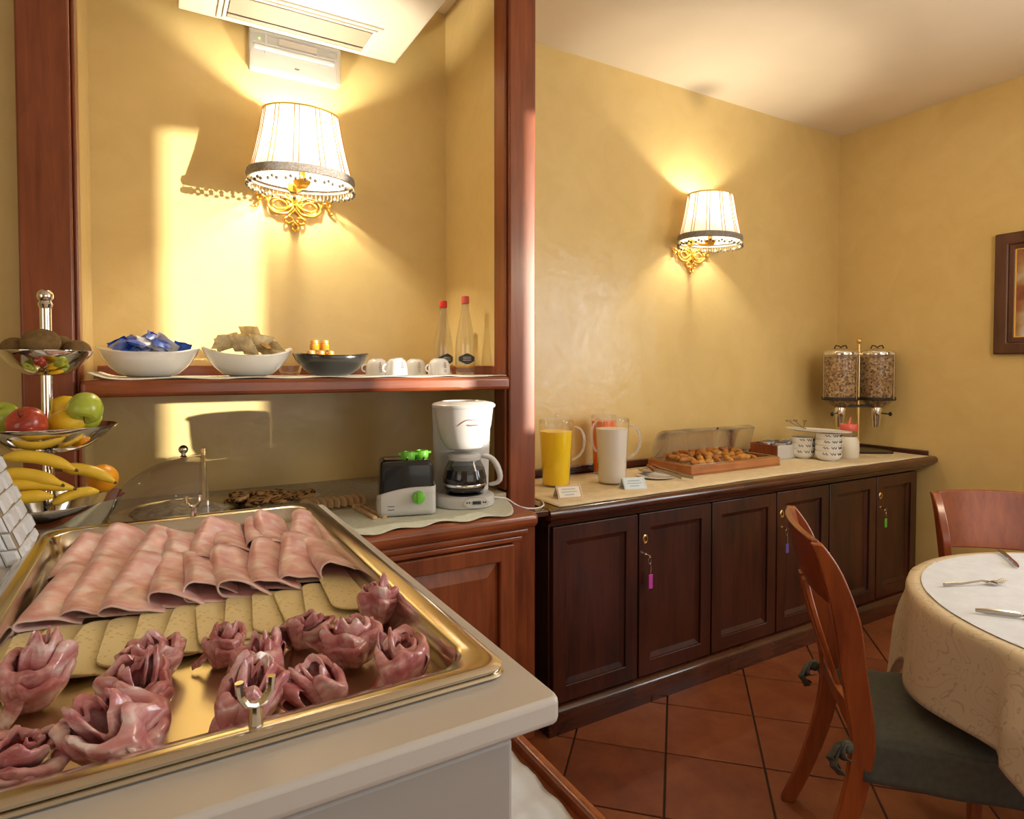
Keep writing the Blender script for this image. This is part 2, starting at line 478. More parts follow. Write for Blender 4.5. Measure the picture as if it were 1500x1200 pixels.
def tag(o, label, cat, group=None):
    o['label'] = label; o['category'] = cat
    if group: o['group'] = group
    return o
def thing(name, label, cat, loc=(0, 0, 0), rz=0.0, group=None):
    o = bpy.data.objects.new(name, None); COL.objects.link(o)
    o.empty_display_size = 0.05
    o.location = loc; o.rotation_euler = (0, 0, rz)
    return tag(o, label, cat, group)
def struct(o):
    o['kind'] = 'structure'; return o
def copy_tree(o, parent=None):
    c = o.copy(); COL.objects.link(c)
    if parent is not None: c.parent = parent
    for ch in list(o.children): copy_tree(ch, c)
    return c
def rrect(x0, x1, y0, y1, r, n=6):
    out = []
    for cx, cy, a in ((x1 - r, y1 - r, 0), (x0 + r, y1 - r, 90), (x0 + r, y0 + r, 180), (x1 - r, y0 + r, 270)):
        for i in range(n + 1):
            t = R(a + 90 * i / n)
            out.append((cx + r * math.cos(t), cy + r * math.sin(t)))
    return out
def ring_rect(mb, x0, x1, y0, y1, w, z0, z1, axis='z'):
    o = [(x0, y0), (x1, y0), (x1, y1), (x0, y1)]
    i = [(x0 + w, y0 + w), (x1 - w, y0 + w), (x1 - w, y1 - w), (x0 + w, y1 - w)]
    def P(p, h): return (p[0], p[1], h) if axis == 'z' else ((p[0], h, p[1]) if axis == 'y' else (h, p[0], p[1]))
    vs = [P(p, z0) for p in o] + [P(p, z0) for p in i] + [P(p, z1) for p in o] + [P(p, z1) for p in i]
    fs = []
    for k in range(4):
        l = (k + 1) % 4
        fs += [(k, l, 4 + l, 4 + k), (8 + k, 12 + k, 12 + l, 8 + l), (k, 8 + k, 8 + l, l), (4 + k, 4 + l, 12 + l, 12 + k)]
    return mb.add(vs, fs)
ORD = ['first', 'second', 'third', 'fourth', 'fifth', 'sixth', 'seventh', 'eighth', 'ninth', 'tenth', 'eleventh', 'twelfth', 'thirteenth', 'fourteenth', 'fifteenth', 'sixteenth']

# ------------------------------------------------------------------ room shell
CEIL = 2.93
floor = struct(MB().box(-2.2, 3.97, -2.5, 2.5, -0.10, -0.006).build('floor', 'grout', smooth=False))
ts = 0.335
tile_me = None
for i in range(-14, 14):
    for j in range(-14, 14):
        px = 1.588 + (i + 0.5) * ts * 0.7071 + (j + 0.5) * ts * 0.7071
        py = 1.63 + (i + 0.5) * ts * 0.7071 - (j + 0.5) * ts * 0.7071
        if not (-1.1 < px < 3.72 and -0.75 < py < 2.25):
            continue
        if tile_me is None:
            h = ts / 2 - 0.0035
            o = MB().box(-h, h, -h, h, -0.008, 0.0).build('tile', 'terracotta', floor, smooth=False, bevel=0.002)
            tile_me = o
        else:
            o = tile_me.copy(); COL.objects.link(o); o.parent = floor
        o.location = (px, py, random.uniform(-0.0004, 0.0004)); o.rotation_euler = (0, 0, R(45) + random.choice((0, 1, 2, 3)) * PI / 2)
struct(MB().box(-2.3, 4.07, -2.6, 2.6, CEIL, CEIL + 0.1).build('ceiling', 'ceiling_paint', smooth=False))
struct(MB().box(-2.3, 4.07, 2.5, 2.6, -0.1, CEIL).build('wall_back', 'plaster', smooth=False))
# right wall with the tall window the sun comes through
wr = MB()
wr.box(3.97, 4.07, -0.775, 2.5, -0.1, CEIL).box(3.97, 4.07, -2.6, -1.575, -0.1, CEIL)
wr.box(3.97, 4.07, -1.575, -0.775, 2.585, CEIL).box(3.97, 4.07, -1.575, -0.775, -0.1, 1.40)
struct(wr.build('wall_right', 'plaster', smooth=False))
w1 = struct(ring_rect(MB(), -1.575, -0.775, 1.40, 2.585, 0.008, 4.0, 4.06, 'x').build('window_1', 'dark_wood', smooth=False))
MB().box(4.02, 4.03, -1.205, -0.925, 1.41, 2.575).build('shutter', 'dark_wood', w1, smooth=False)
MB().box(4.045, 4.05, -1.566, -1.206, 1.41, 2.575).build('pane', 'pane', w1, smooth=False)
MB().box(4.045, 4.05, -0.924, -0.784, 1.41, 2.575).build('pane', 'pane', w1, smooth=False)
w2 = struct(ring_rect(MB(), -0.38, 0.18, 1.10, 2.40, 0.05, 3.93, 3.97, 'x').build('window_2', 'dark_wood', smooth=False))
MB().box(3.955, 3.965, -0.335, 0.135, 1.145, 2.355).build('curtain', 'cloth_white', w2, smooth=False)
w3 = struct(ring_rect(MB(), -0.15, 2.55, 0.55, 2.35, 0.05, -2.5, -2.46, 'y').build('added_window', 'dark_wood', smooth=False))  # unseen window, added to frame the rear fill light
MB().box(-0.10, 2.50, -2.498, -2.488, 0.60, 2.30).build('curtain', 'cloth_white', w3, smooth=False)
struct(MB().box(-2.3, -2.2, -2.6, 2.6, -0.1, CEIL).build('wall_left', 'plaster', smooth=False))
struct(MB().box(-2.2, 4.07, -2.6, -2.5, -0.1, CEIL).build('wall_front', 'plaster', smooth=False))
# niche: stub walls either side of the recess
struct(MB().box(1.113, 1.222, 2.03, 2.5, 0, CEIL).build('wall_niche_right', 'plaster', smooth=False))
struct(MB().box(-1.9, -0.176, 2.03, 2.5, 0, CEIL).build('wall_niche_left', 'plaster', smooth=False))
def post(x0, x1, inner, name_label, ix0, ix1):
    t = thing('wooden_post', name_label, 'post', ((x0 + x1) / 2, 1.985, 0), group='posts framing the niche')
    c = (x0 + x1) / 2
    MB().box(x0 - c, x1 - c, -0.045, 0.044, 0.0, CEIL).build('shaft', 'red_wood', t, bevel=0.006)
    MB().box(ix0 - c, ix1 - c, -0.030, 0.052, 0.95, CEIL).build('inner_trim', 'red_wood', t, bevel=0.004)
post(1.113, 1.225, -1, 'tall reddish wooden post right of the shelf, beside the coffee maker', 1.101, 1.113)
post(-0.287, -0.176, 1, 'tall reddish wooden post behind the tiered fruit stand', -0.176, -0.166)

# ------------------------------------------------------------------ niche counter
nc = thing('niche_counter', 'red wooden counter cabinet carrying the toaster and coffee maker', 'counter', (0, 0, 0))
def bull(x0, x1, y0, y1, z0, z1, corner=0.0):
    return MB().prism(rrect(x0, x1, y0, y1, corner, 5) if corner else [(x0, y0), (x1, y0), (x1, y1), (x0, y1)], z0, z1)
bull(-0.80, 1.040, 1.620, 1.936, 0.898, 0.945, 0.02).build('worktop_nose', 'red_wood_x', nc, bevel=0.018, bseg=4)
MB().box(-0.163, 1.096, 1.936, 2.498, 0.905, 0.945).build('worktop', 'stone_top', nc)
bull(-0.79, 1.012, 1.640, 1.936, 0.872, 0.898, 0.01).build('upper_moulding', 'red_wood_x', nc, bevel=0.010, bseg=3)
bull(-0.785, 0.996, 1.652, 1.936, 0.852, 0.872).build('lower_moulding', 'red_wood_x', nc, bevel=0.006)
MB().box(-0.78, 0.978, 1.680, 1.936, 0.08, 0.852).build('carcass', 'red_wood', nc, bevel=0.004)
MB().box(-0.79, 0.988, 1.668, 1.936, 0.0, 0.08).build('plinth', 'red_wood_x', nc, bevel=0.004)
for k, (a, b_) in enumerate(((0.39, 0.972), (-0.20, 0.384), (-0.775, -0.206))):
    d = ring_rect(MB(), a, b_, 0.09, 0.846, 0.052, 1.660, 1.680, 'y').build('door', 'red_wood', nc, bevel=0.005)
    p = MB()
    x0, x1, z0, z1 = a + 0.050, b_ - 0.050, 0.140, 0.796
    i = 0.045
    vs = [(x0, 1.678, z0), (x1, 1.678, z0), (x1, 1.678, z1), (x0, 1.678, z1), (x0 + i, 1.668, z0 + i), (x1 - i, 1.668, z0 + i), (x1 - i, 1.668, z1 - i), (x0 + i, 1.668, z1 - i)]
    p.add(vs, [(0, 1, 5, 4), (1, 2, 6, 5), (2, 3, 7, 6), (3, 0, 4, 7), (4, 5, 6, 7)])
    p.build('panel', 'red_wood', d, smooth=False)
# cloth under the appliances: scalloped pale green
def counter_cloth():
    mb = MB()
    def fn(u, v):
        x = 0.38 + 0.648 * u
        edge = 1.634 + 0.010 * math.sin(x * 46) + 0.008 * math.sin(x * 19 + 1)
        edge += 0.17 * max(0, (u - 0.86) / 0.14) ** 2
        y = edge + (1.96 - edge) * v
        z = 0.9475 + 0.0035 * (math.sin(x * 46) * 0.5 + 0.5) * (1 - v) ** 3 + 0.0005 * noise.noise(Vector((x * 30, y * 30, 0)))
        return (x, y, z)
    mb.grid(110, 24, fn)
    return mb
tag(counter_cloth().build('counter_cloth', 'cloth_green', solid=0.0015), 'pale green cloth with wavy edge under the toaster and coffee maker', 'cloth')
tag(MB().grid(30, 12, lambda u, v: (-0.62 + 0.95 * u, 1.650 + 0.27 * v, 0.9472 + 0.0008 * math.sin(u * 40 + v * 7))).build('counter_cloth', 'cloth_green', solid=0.0015), 'pale cloth under the tiered fruit stand', 'cloth')

# ------------------------------------------------------------------ niche shelf
sh = thing('wall_shelf', 'red wooden shelf across the niche holding bowls and bottles', 'shelf', (0, 0, 0))
MB().box(-0.164, 1.099, 1.935, 2.498, 1.322, 1.364).build('board', 'red_wood_x', sh, bevel=0.004)
MB().prism(rrect(-0.164, 1.099, 1.908, 1.96, 0.012), 1.320, 1.366).build('nosing', 'red_wood_x', sh, bevel=0.014, bseg=4)
MB().box(-0.164, 1.112, 2.470, 2.498, 1.366, 1.405).build('back_rail', 'red_wood_x', sh, bevel=0.004)
MB().box(1.099, 1.112, 2.032, 2.47, 1.322, 1.405).build('end_rail', 'red_wood', sh, bevel=0.003)
def runner():
    mb = MB()
    def fn(u, v):
        x = -0.150 + 1.235 * u
        y = 1.914 + 0.50 * v
        z = 1.3685 + 0.002 * math.sin(x * 31) * (1 - v) ** 2 + 0.0006 * noise.noise(Vector((x * 25, y * 25, 3)))
        if u < 0.05: z += 0.016 * (1 - u / 0.05) ** 2
        return (x, y, z)
    return mb.grid(80, 20, fn)
tag(runner().build('shelf_runner', 'cloth_white', solid=0.002), 'white cloth runner laid along the niche shelf', 'cloth')

# ------------------------------------------------------------------ long sideboard
sb = thing('sideboard', 'long dark wooden sideboard with six panelled doors along the wall', 'sideboard', (0, 0, 0))
MB().box(1.290, 3.868, 1.952, 2.495, 0.085, 0.795).build('carcass', 'dark_wood', sb, bevel=0.003)
pl = [(1.912, 0.0), (1.912, 0.075), (1.918, 0.088), (1.938, 0.098), (1.952, 0.102), (2.495, 0.102), (2.495, 0.0)]
MB().prism(pl, 1.268, 3.880, 'x').build('plinth', 'dark_wood_x', sb, smooth=True, ang=50)
mp = [(1.948, 0.795), (1.930, 0.800), (1.922, 0.812), (1.908, 0.818), (1.904, 0.832), (2.495, 0.832), (2.495, 0.795)]
MB().prism(mp, 1.272, 3.885, 'x').build('moulding', 'dark_wood_x', sb, smooth=True, ang=30)
tp = []
for k in range(9):
    a = R(-90 - 180 * k / 8)
    tp.append((1.892 + 0.022 * math.cos(a), 0.854 + 0.022 * math.sin(a)))
tp += [(2.495, 0.876), (2.495, 0.832)]
MB().prism(tp, 1.248, 3.966, 'x').build('top', 'dark_wood_x', sb, smooth=True, ang=40)
MB().prism([(1.06, 1.905), (1.248, 1.880), (1.248, 1.938), (1.06, 1.938)], 0.852, 0.875).build('corner_filler', 'dark_wood_x', sb, bevel=0.004)
MB().box(1.248, 3.966, 2.470, 2.495, 0.876, 0.912).build('back_lip', 'dark_wood_x', sb, bevel=0.004)
MB().box(3.942, 3.966, 1.920, 2.470, 0.876, 0.904).build('end_lip', 'dark_wood', sb, bevel=0.004)
xs = [1.294, 1.722, 2.152, 2.600, 3.018, 3.448, 3.864]
for k in range(6):
    a, b_ = xs[k] + 0.004, xs[k + 1] - 0.004
    z0, z1 = 0.108, 0.792
    d = ring_rect(MB(), a, b_, z0, z1, 0.062, 1.930, 1.952, 'y').build('door', 'dark_wood', sb, bevel=0.003)
    x0, x1, q0, q1 = a + 0.060, b_ - 0.060, z0 + 0.060, z1 - 0.060
    i = 0.022
    vs = [(x0, 1.940, q0), (x1, 1.940, q0), (x1, 1.940, q1), (x0, 1.940, q1), (x0 + i, 1.949, q0 + i), (x1 - i, 1.949, q0 + i), (x1 - i, 1.949, q1 - i), (x0 + i, 1.949, q1 - i)]
    MB().add(vs, [(0, 1, 5, 4), (1, 2, 6, 5), (2, 3, 7, 6), (3, 0, 4, 7), (4, 5, 6, 7)]).build('panel', 'dark_wood', d, smooth=False)
    if k % 2 == 1:
        e = MB()
        e.lathe([(0.007, 0), (0.007, 0.003), (0.012, 0.004), (0.0155, 0.001), (0.0155, 0)], 20, sy=1.3)
        es = e.build('escutcheon', 'brass', d, loc=(a + 0.032, 1.930, 0.684), rot=(R(90), 0, 0))
        es['label'] = 'brass keyhole plate'
        MB().lathe([(0.0001, 0), (0.0065, 0)], 14, sy=1.3).build('keyhole', 'ink', d, loc=(a + 0.032, 1.9293, 0.684), rot=(R(90), 0, 0))
        MB().lathe([(0.0001, 0.005), (0.006, 0.004), (0.0075, 0)], 14).build('lock_cylinder', 'brass', d, loc=(a + 0.032, 1.930, 0.620), rot=(R(90), 0, 0))
# keys with coloured tags in the locks
for x, zt, L, mt, lab in ((1.758, 0.505, 0.060, 'tag_pink', 'key with pink tag hanging in the door near the niche counter'),
                          (2.636, 0.515, 0.046, 'tag_violet', 'key with violet tag hanging in the door behind the chair'),
                          (3.484, 0.530, 0.050, 'tag_green', 'key with green tag hanging in the farthest door')):
    k = thing('key', lab, 'key', (x, 1.912, zt))
    z = 0.620 - zt
    MB().box(-0.0035, 0.0035, -0.008, 0.0135, z - 0.0025, z + 0.0025).lathe([(0.004, -0.0015), (0.011, -0.0015), (0.011, 0.0015), (0.004, 0.0015)], 14, (0, -0.008, z), sx=0.3).build('key_blade', 'chrome', k)
    pts = [(0.008 * math.cos(a), -0.010, z - 0.018 + 0.014 * math.sin(a)) for a in [2 * PI * q / 14 for q in range(14)]]
    MB().tube(pts, 0.0012, 6, True).build('key_ring', 'chrome', k)
    MB().tube([(0.003, -0.010, z - 0.030), (0.006, -0.011, z - 0.045), (0.004, -0.010, L * 0.75)], 0.002, 6).build('chain', 'chrome', k)
    MB().box(-0.006, 0.016, -0.012, -0.008, -L * 0.35, L * 0.65).build('tag', mt, k, bevel=0.002)
# runner on the sideboard
def sb_runner():
    def fn(u, v):
        x = 1.300 + 2.62 * u
        y = 1.902 + 0.012 * math.sin(x * 3) + 0.53 * v
        return (x, y, 0.8785 + 0.0006 * math.sin(x * 23 + y * 9))
    return MB().grid(100, 12, fn)
tag(sb_runner().build('sideboard_runner', 'cloth_beige', solid=0.0016), 'long beige cloth runner on top of the dark sideboard', 'cloth')

# ------------------------------------------------------------------ refrigerated display unit
ux0, ux1, uy0, uy1, uz = -0.44, 0.370, 0.535, 1.600, 1.050
tx0, tx1, ty0, ty1 = -0.212, 0.341, 0.600, 1.575       # tray lip
un = thing('buffet_display_unit', 'off-white chilled buffet unit holding the ham and cheese tray', 'buffet unit', (0, 0, 0))
def ring_general(outer, inner, z0, z1):
    n = len(outer)
    mb = MB()
    vs = [(*p, z0) for p in outer] + [(*p, z0) for p in inner] + [(*p, z1) for p in outer] + [(*p, z1) for p in inner]
    fs = []
    for k in range(n):
        l = (k + 1) % n
        fs += [(k, l, n + l, n + k), (2 * n + k, 3 * n + k, 3 * n + l, 2 * n + l), (k, 2 * n + k, 2 * n + l, l), (n + k, n + l, 3 * n + l, 3 * n + k)]
    return mb.add(vs, fs)
ring_general(rrect(ux0, ux1, uy0, uy1, 0.008, 3), rrect(tx0 + 0.018, tx1 - 0.018, ty0 + 0.018, ty1 - 0.012, 0.006, 3), uz - 0.030, uz).build('top_frame', 'unit_top_lit', un, bevel=0.007, bseg=3)
MB().box(ux0 + 0.03, ux1 - 0.058, uy0 + 0.030, uy1 - 0.02, 0.10, uz - 0.085).build('body', 'unit_panel_shaded', un, bevel=0.004)
MB().box(ux0 + 0.024, ux1 - 0.054, uy0 + 0.008, uy0 + 0.032, 0.14, uz - 0.033).build('front_panel', 'unit_panel_shaded', un, bevel=0.005)
MB().box(ux0 + 0.05, ux1 - 0.07, uy0 + 0.06, uy1 - 0.05, 0.0, 0.10).build('base', 'unit_panel_shaded', un, bevel=0.004)
# wooden lined ledge on the unit's right flank
lt = thing('side_table', 'low wooden table with pale cloth beside the white buffet unit', 'table', (0.50, 0.98, 0))
MB().box(-0.14, 0.100, -0.28, 0.30, 0.640, 0.675).build('table_top', 'chair_wood', lt, bevel=0.005)
ring_rect(MB(), -0.145, 0.102, -0.285, 0.305, 0.020, 0.640, 0.700).build('rim', 'chair_wood', lt, bevel=0.008, bseg=3)
for sx in (-0.12, 0.078):
    for sy in (-0.26, 0.28):
        MB().box(sx - 0.018, sx + 0.018, sy - 0.018, sy + 0.018, 0.0, 0.640).build('leg', 'chair_wood', lt, bevel=0.003)
tag(MB().grid(24, 40, lambda u, v: (0.38 + 0.19 * u, 0.725 + 0.53 * v, 0.6790 + 0.016 * max(0, 0.25 - u) ** 1 + 0.006 * abs(noise.noise(Vector((u * 6, v * 14, 0)))) + 0.003 * math.sin(v * 40))).build('table_liner', 'cloth_cover', solid=0.0015),
    'crumpled white liner lying in the wooden side table', 'cloth')

# steel tray sunk in the unit
tr = thing('serving_tray', 'large steel serving tray holding ham, cheese and cured ham', 'tray', ((tx0 + tx1) / 2, (ty0 + ty1) / 2, uz))
cx, cy = (tx0 + tx1) / 2, (ty0 + ty1) / 2
hx, hy = (tx1 - tx0) / 2, (ty1 - ty0) / 2
def rr(dx, z, rad):
    return [(x, y, z) for x, y in rrect(-hx + dx, hx - dx, -hy + dx, hy - dx, rad, 8)]
MB().loft([rr(-0.001, 0.001, 0.022), rr(-0.003, 0.0035, 0.022), rr(-0.001, 0.006, 0.022), rr(0.003, 0.0065, 0.022), rr(0.003, 0.008, 0.022), rr(-0.001, 0.0085, 0.022), rr(-0.002, 0.0115, 0.022), rr(0.002, 0.0145, 0.022), rr(0.008, 0.0155, 0.022), rr(0.026, 0.0130, 0.045), rr(0.031, 0.009, 0.048), rr(0.036, -0.020, 0.046), rr(0.042, -0.036, 0.042), rr(0.052, -0.042, 0.036)]).build('rim', 'steel', tr, ang=60)
MB().loft([rr(0.052, -0.042, 0.036), rr(0.10, -0.0425, 0.03)], cap1=True).build('pan_floor', 'steel_floor', tr)
ZT = uz - 0.0420     # food stands here
# chrome fork rests on the rim
def prong(x, y, lab, h=0.045):
    b = thing('lid_rest', lab, 'bracket', (x, y, uz + 0.0135), group='chrome lid rests')
    MB().tube([(0, 0, 0), (0, 0, h * 0.45)], [0.007, 0.0055], 10).build('stem', 'chrome', b)
    pts = [(-0.014, 0, h), (-0.013, 0, h * 0.72), (-0.007, 0, h * 0.5), (0, 0, h * 0.45), (0.007, 0, h * 0.5), (0.013, 0, h * 0.72), (0.014, 0, h)]
    MB().tube(pts, 0.0042, 8).build('fork', 'chrome', b)
prong(0.078, 0.613, 'chrome forked lid rest on the front rim of the tray')
prong(0.073, 1.562, 'chrome forked lid rest on the rear rim of the tray, by the dome')

# ------------------------------------------------------------------ food on the tray
def ham_slice(w, L, seed, loop=0.012):
    rnd = random.Random(seed)
    mb = MB()
    prof = []
    for k in range(7):
        t = k / 6
        prof.append((w * (0.5 - t * 0.92), 0.001))
    for k in range(1, 8):
        a = R(-90 - 180 * k / 8)
        prof.append((-w * 0.42 + loop * 1.1 * math.cos(a), loop + loop * math.sin(a)))
    for k in range(8):
        t = k / 7
        prof.append((-w * 0.40 + w * 0.92 * t, 2 * loop * (1 - t) + 0.006 * (1 - t) * t * 2 + 0.004 * t + 0.001))
    n = len(prof)
    ph = rnd.uniform(0, 9)
    def fn(u, v):
        f = u * (n - 1); i = min(int(f), n - 2); t = f - i
        x = prof[i][0] * (1 - t) + prof[i + 1][0] * t
        z = prof[i][1] * (1 - t) + prof[i + 1][1] * t
        y = L * (v - 0.0)
        s = 1 - 0.10 * v
        yy = y + 0.010 * math.sin(u * 5 + ph) * (1 if v > 0.5 else -1) * abs(v - 0.5) * 2
        xx = x * s + 0.006 * math.sin(v * 3 + ph)
        zz = z * (1.0 + 0.25 * math.sin(v * 4 + ph)) + 0.004 * noise.noise(Vector((x * 30 + ph, v * 4, u * 3))) * (1 if u > 0.3 else 0.15)
        return (xx, yy, max(0.0008, zz))
    mb.grid(44, 22, fn)
    rind = MB().tube([fn(q / 60, 0.0) for q in range(61)], 0.0017, 6)
    return mb, rind
hx_front = [-0.130, -0.077, -0.026, 0.022, 0.073, 0.122, 0.178, 0.232, 0.284]
for k, x in enumerate(hx_front):
    w = 0.072 + 0.008 * ((k * 37) % 5) / 5
    o = ham_slice(w, 0.205 + 0.012 * ((k * 13) % 4) / 4, 10 + k, 0.0105 + 0.003 * ((k * 7) % 3) / 3)
    o, rd = o[0].build('ham_slice', 'ham', solid=0.0022), o[1]
    rd.build('fat_rim', 'ham_rind', o)
    o.location = (x, 1.100 + 0.010 * math.sin(k * 2.1), ZT + 0.012)
    o.rotation_euler = (R(3), R(7), R(-4 + 2.2 * math.sin(k * 1.7)))
    tag(o, ORD[k] + ' folded cooked ham slice from the left in the front ham row', 'ham slice', 'folded ham slices in the front row')
hx_back = [-0.120, -0.060, -0.004, 0.045, 0.092, 0.142, 0.188, 0.232, 0.275]
for k, x in enumerate(hx_back):
    w = 0.066 + 0.01 * ((k * 29) % 5) / 5
    o = ham_slice(w, 0.20 + 0.015 * ((k * 11) % 4) / 4, 40 + k, 0.011 + 0.004 * ((k * 5) % 3) / 3)
    o, rd = o[0].build('ham_slice', 'ham', solid=0.0022), o[1]
    rd.build('fat_rim', 'ham_rind', o)
    o.location = (x, 1.300 + 0.012 * math.sin(k * 1.3), ZT + 0.014)
    o.rotation_euler = (R(4), R(8), R(-3 + 5 * math.sin(k * 2.9)))
    tag(o, ORD[k] + ' folded cooked ham slice from the left in the rear ham row', 'ham slice', 'folded ham slices in the rear row')
cheese_x = [-0.138 + 0.0385 * k for k in range(12)]
for k, x in enumerate(cheese_x):
    mb = MB().prism(rrect(-0.045, 0.045, -0.088, 0.088, 0.026, 5), -0.0016, 0.0016)
    o = mb.build('cheese_slice', 'cheese', bevel=0.0008, bseg=1)
    o.location = (x, 1.010 + 0.006 * math.sin(k * 1.9) + (0.02 if k == 11 else 0), ZT + 0.009 + (0.004 if k == 11 else 0))
    o.rotation_euler = (0, R(8.5), R(-5 + 4 * math.sin(k * 2.3)))
    tag(o, ORD[k] + ' pale cheese slice from the left in the overlapping row', 'cheese slice', 'overlapping cheese slices')

def rosette(seed, r=0.030, h=0.060, lean=0.0):
    rnd = random.Random(seed)
    mb = MB()
    ph = rnd.uniform(0, 40)
    nf = rnd.choice((3, 4, 5))
    def sheet(a0, turns, r0, r1, hh, flare, kk, nu):
        def fn(u, v):
            a = a0 + u * turns * 2 * PI
            rad = r0 + (r1 - r0) * u
            # gathered at the foot, bellied, edge loosely folded
            belly = 0.62 + 0.54 * math.sin(PI * v * 0.90) + flare * max(0, v - 0.62) ** 2
            pleat = 0.10 * math.sin(a * nf + ph + v * 2.1) + 0.22 * noise.noise(Vector((math.cos(a) * 1.4 + kk, math.sin(a) * 1.4, ph + v)))
            crease = 0.06 * abs(math.sin(a * 2.3 * nf + v * 4 + kk)) - 0.03
            rr_ = rad * belly * (1 + pleat + crease)
            top = 0.86 + 0.42 * noise.noise(Vector((math.cos(a) * 1.2 + ph, math.sin(a) * 1.2, kk)))
            z = hh * top * (math.sin(v * PI * 0.58) if v < 0.86 else 1.0 - (v - 0.86) * 0.9) + 0.001
            x, y = rr_ * math.cos(a), rr_ * math.sin(a)
            return (x + lean * z, y - 0.4 * lean * z, max(0.001, z))
        mb.grid(nu, 20, fn)
    sheet(ph, 1.35, r * 0.26, r * 0.74, h * 1.0, 0.2, 0.0, 60)
    sheet(ph + 1.9, 0.92, r * 0.86, r * 1.04, h * 0.86, 0.1, 5.0, 52)
    sheet(ph + 4.4, 0.45, r * 0.96, r * 1.16, h * 0.62, 0.5, 9.0, 30)
    ta = rnd.uniform(0, 2 * PI)
    def tail(u, v):
        d = r * (0.5 + 1.1 * u); wv = (v - 0.5) * r * 0.95 * (1 - 0.5 * u)
        x = math.cos(ta) * d - math.sin(ta) * wv; y = math.sin(ta) * d + math.cos(ta) * wv
        z = 0.002 + 0.024 * (1 - u) ** 1.6 + 0.008 * abs(noise.noise(Vector((u * 3, v * 3, ph))))
        return (x, y, z)
    mb.grid(14, 10, tail)
    return mb
ros = [(-0.128, 0.880, 1.15, 'cured ham rosette at the left rim beside the cheese', 1),
       (-0.125, 0.725, 1.15, 'cured ham rosette at the front left corner of the tray', 2),
       (-0.004, 0.880, 1.0, 'cured ham rosette touching the cheese, rearmost of the left cluster', 3),
       (-0.028, 0.800, 1.1, 'middle cured ham rosette of the left cluster of three', 4),
       (-0.024, 0.706, 1.25, 'large cured ham rosette, frontmost of the left cluster of three', 5),
       (0.072, 0.885, 0.95, 'upright cured ham rosette against the middle of the cheese row', 6),
       (0.112, 0.785, 1.0, 'sprawling cured ham rosette in the middle of the tray', 7),
       (0.072, 0.700, 1.1, 'cured ham rosette right behind the front chrome rest', 8),
       (0.176, 0.880, 1.0, 'cured ham rosette by the right end of the cheese, left of two', 9),
       (0.220, 0.800, 1.05, 'cured ham rosette curled like a cup near the right side', 10),
       (0.284, 0.900, 1.05, 'cured ham rosette next to the holed cheese at the right rim', 11),
       (0.168, 0.706, 1.0, 'cured ham rosette at the front rim, second from the right', 12),
       (0.252, 0.704, 1.2, 'cured ham rosette in the front right corner of the tray', 13)]
for x, y, s, lab, sd in ros:
    o = rosette(sd * 7 + 3, 0.0285 * s, 0.058 * s, 0.35 * math.sin(sd * 2.2)).build('cured_ham_rosette', 'prosciutto', solid=0.0014)
    o.location = (x, y, ZT + 0.004); o.rotation_euler = (R(7 * math.sin(sd * 3.1)), R(9 * math.cos(sd * 1.7)), sd * 1.3); o.scale = (1.10 + 0.14 * math.sin(sd * 5.0), 0.95 + 0.14 * math.cos(sd * 2.6), 1.0 + 0.16 * math.sin(sd * 1.9))
    tag(o, lab, 'cured ham', 'cured ham rosettes on the tray')

# ------------------------------------------------------------------ white woven basket at the left
wb = thing('woven_basket', 'white woven basket leaning at the left edge beside the fruit', 'basket', (-0.228, 1.455, uz))
H, D0, W0 = 0.27, 0.088, 0.026
def side_pt(face, s, t, off=0.0):
    k = 1 - 0.62 * t if face in (0, 2) else 1
    wx = W0 * (1 - 0.30 * t); wy = D0 * (1 - 0.04 * t); sh_ = -0.088 * t
    c = [(wx + sh_, -wy), (wx + sh_, wy), (-wx + sh_, wy), (-wx + sh_, -wy)]
    a = Vector(c[face]); b = Vector(c[(face + 1) % 4])
    p = a.lerp(b, s); d = (b - a).normalized(); nrm = Vector((d.y, -d.x))
    p = p + nrm * off
    return (p.x, p.y, t * H)
core = MB()
core.loft([[side_pt(f, 0, t) for f in range(4)] for t in (0.0, 0.5, 1.0)], cap0=True, cap1=True)
core.build('core', 'wicker_core', wb, smooth=False)
for f in range(4):
    nc_, nr = (5, 9) if f in (0, 2) else (2, 9)
    for r_ in range(nr):
        for c_ in range(nc_):
            # basket weave: short flat canes, alternately proud
            t0, t1 = (r_ + 0.05 + 0.10 * ((c_ * 7 + r_ * 3) % 3 - 1) * 0.5) / nr, (r_ + 0.95) / nr
            sft = 0.5 * (r_ % 2)
            s0, s1 = (c_ + sft + 0.04) / nc_, (c_ + sft + 0.98) / nc_
            s1 = min(s1, 1.0)
            if s0 >= 0.995: continue
            if c_ == 0 and sft: 
                pass
            mid = (s0 + s1) / 2
            hgt = 0.0035 + 0.002 * ((c_ + r_) % 2)
            q = [side_pt(f, s0, t0, 0.001), side_pt(f, s1, t0, 0.001), side_pt(f, s1, t1, 0.001), side_pt(f, s0, t1, 0.001)]
            ds, dt = (s1 - s0) * 0.16, (t1 - t0) * 0.14
            p = [side_pt(f, s0 + ds, t0 + dt, hgt), side_pt(f, s1 - ds, t0 + dt, hgt), side_pt(f, s1 - ds, t1 - dt, hgt), side_pt(f, s0 + ds, t1 - dt, hgt)]
            MB().add(q + p, [(0, 1, 5, 4), (1, 2, 6, 5), (2, 3, 7, 6), (3, 0, 4, 7), (4, 5, 6, 7)]).build('cane', 'white_wicker', wb, smooth=False)

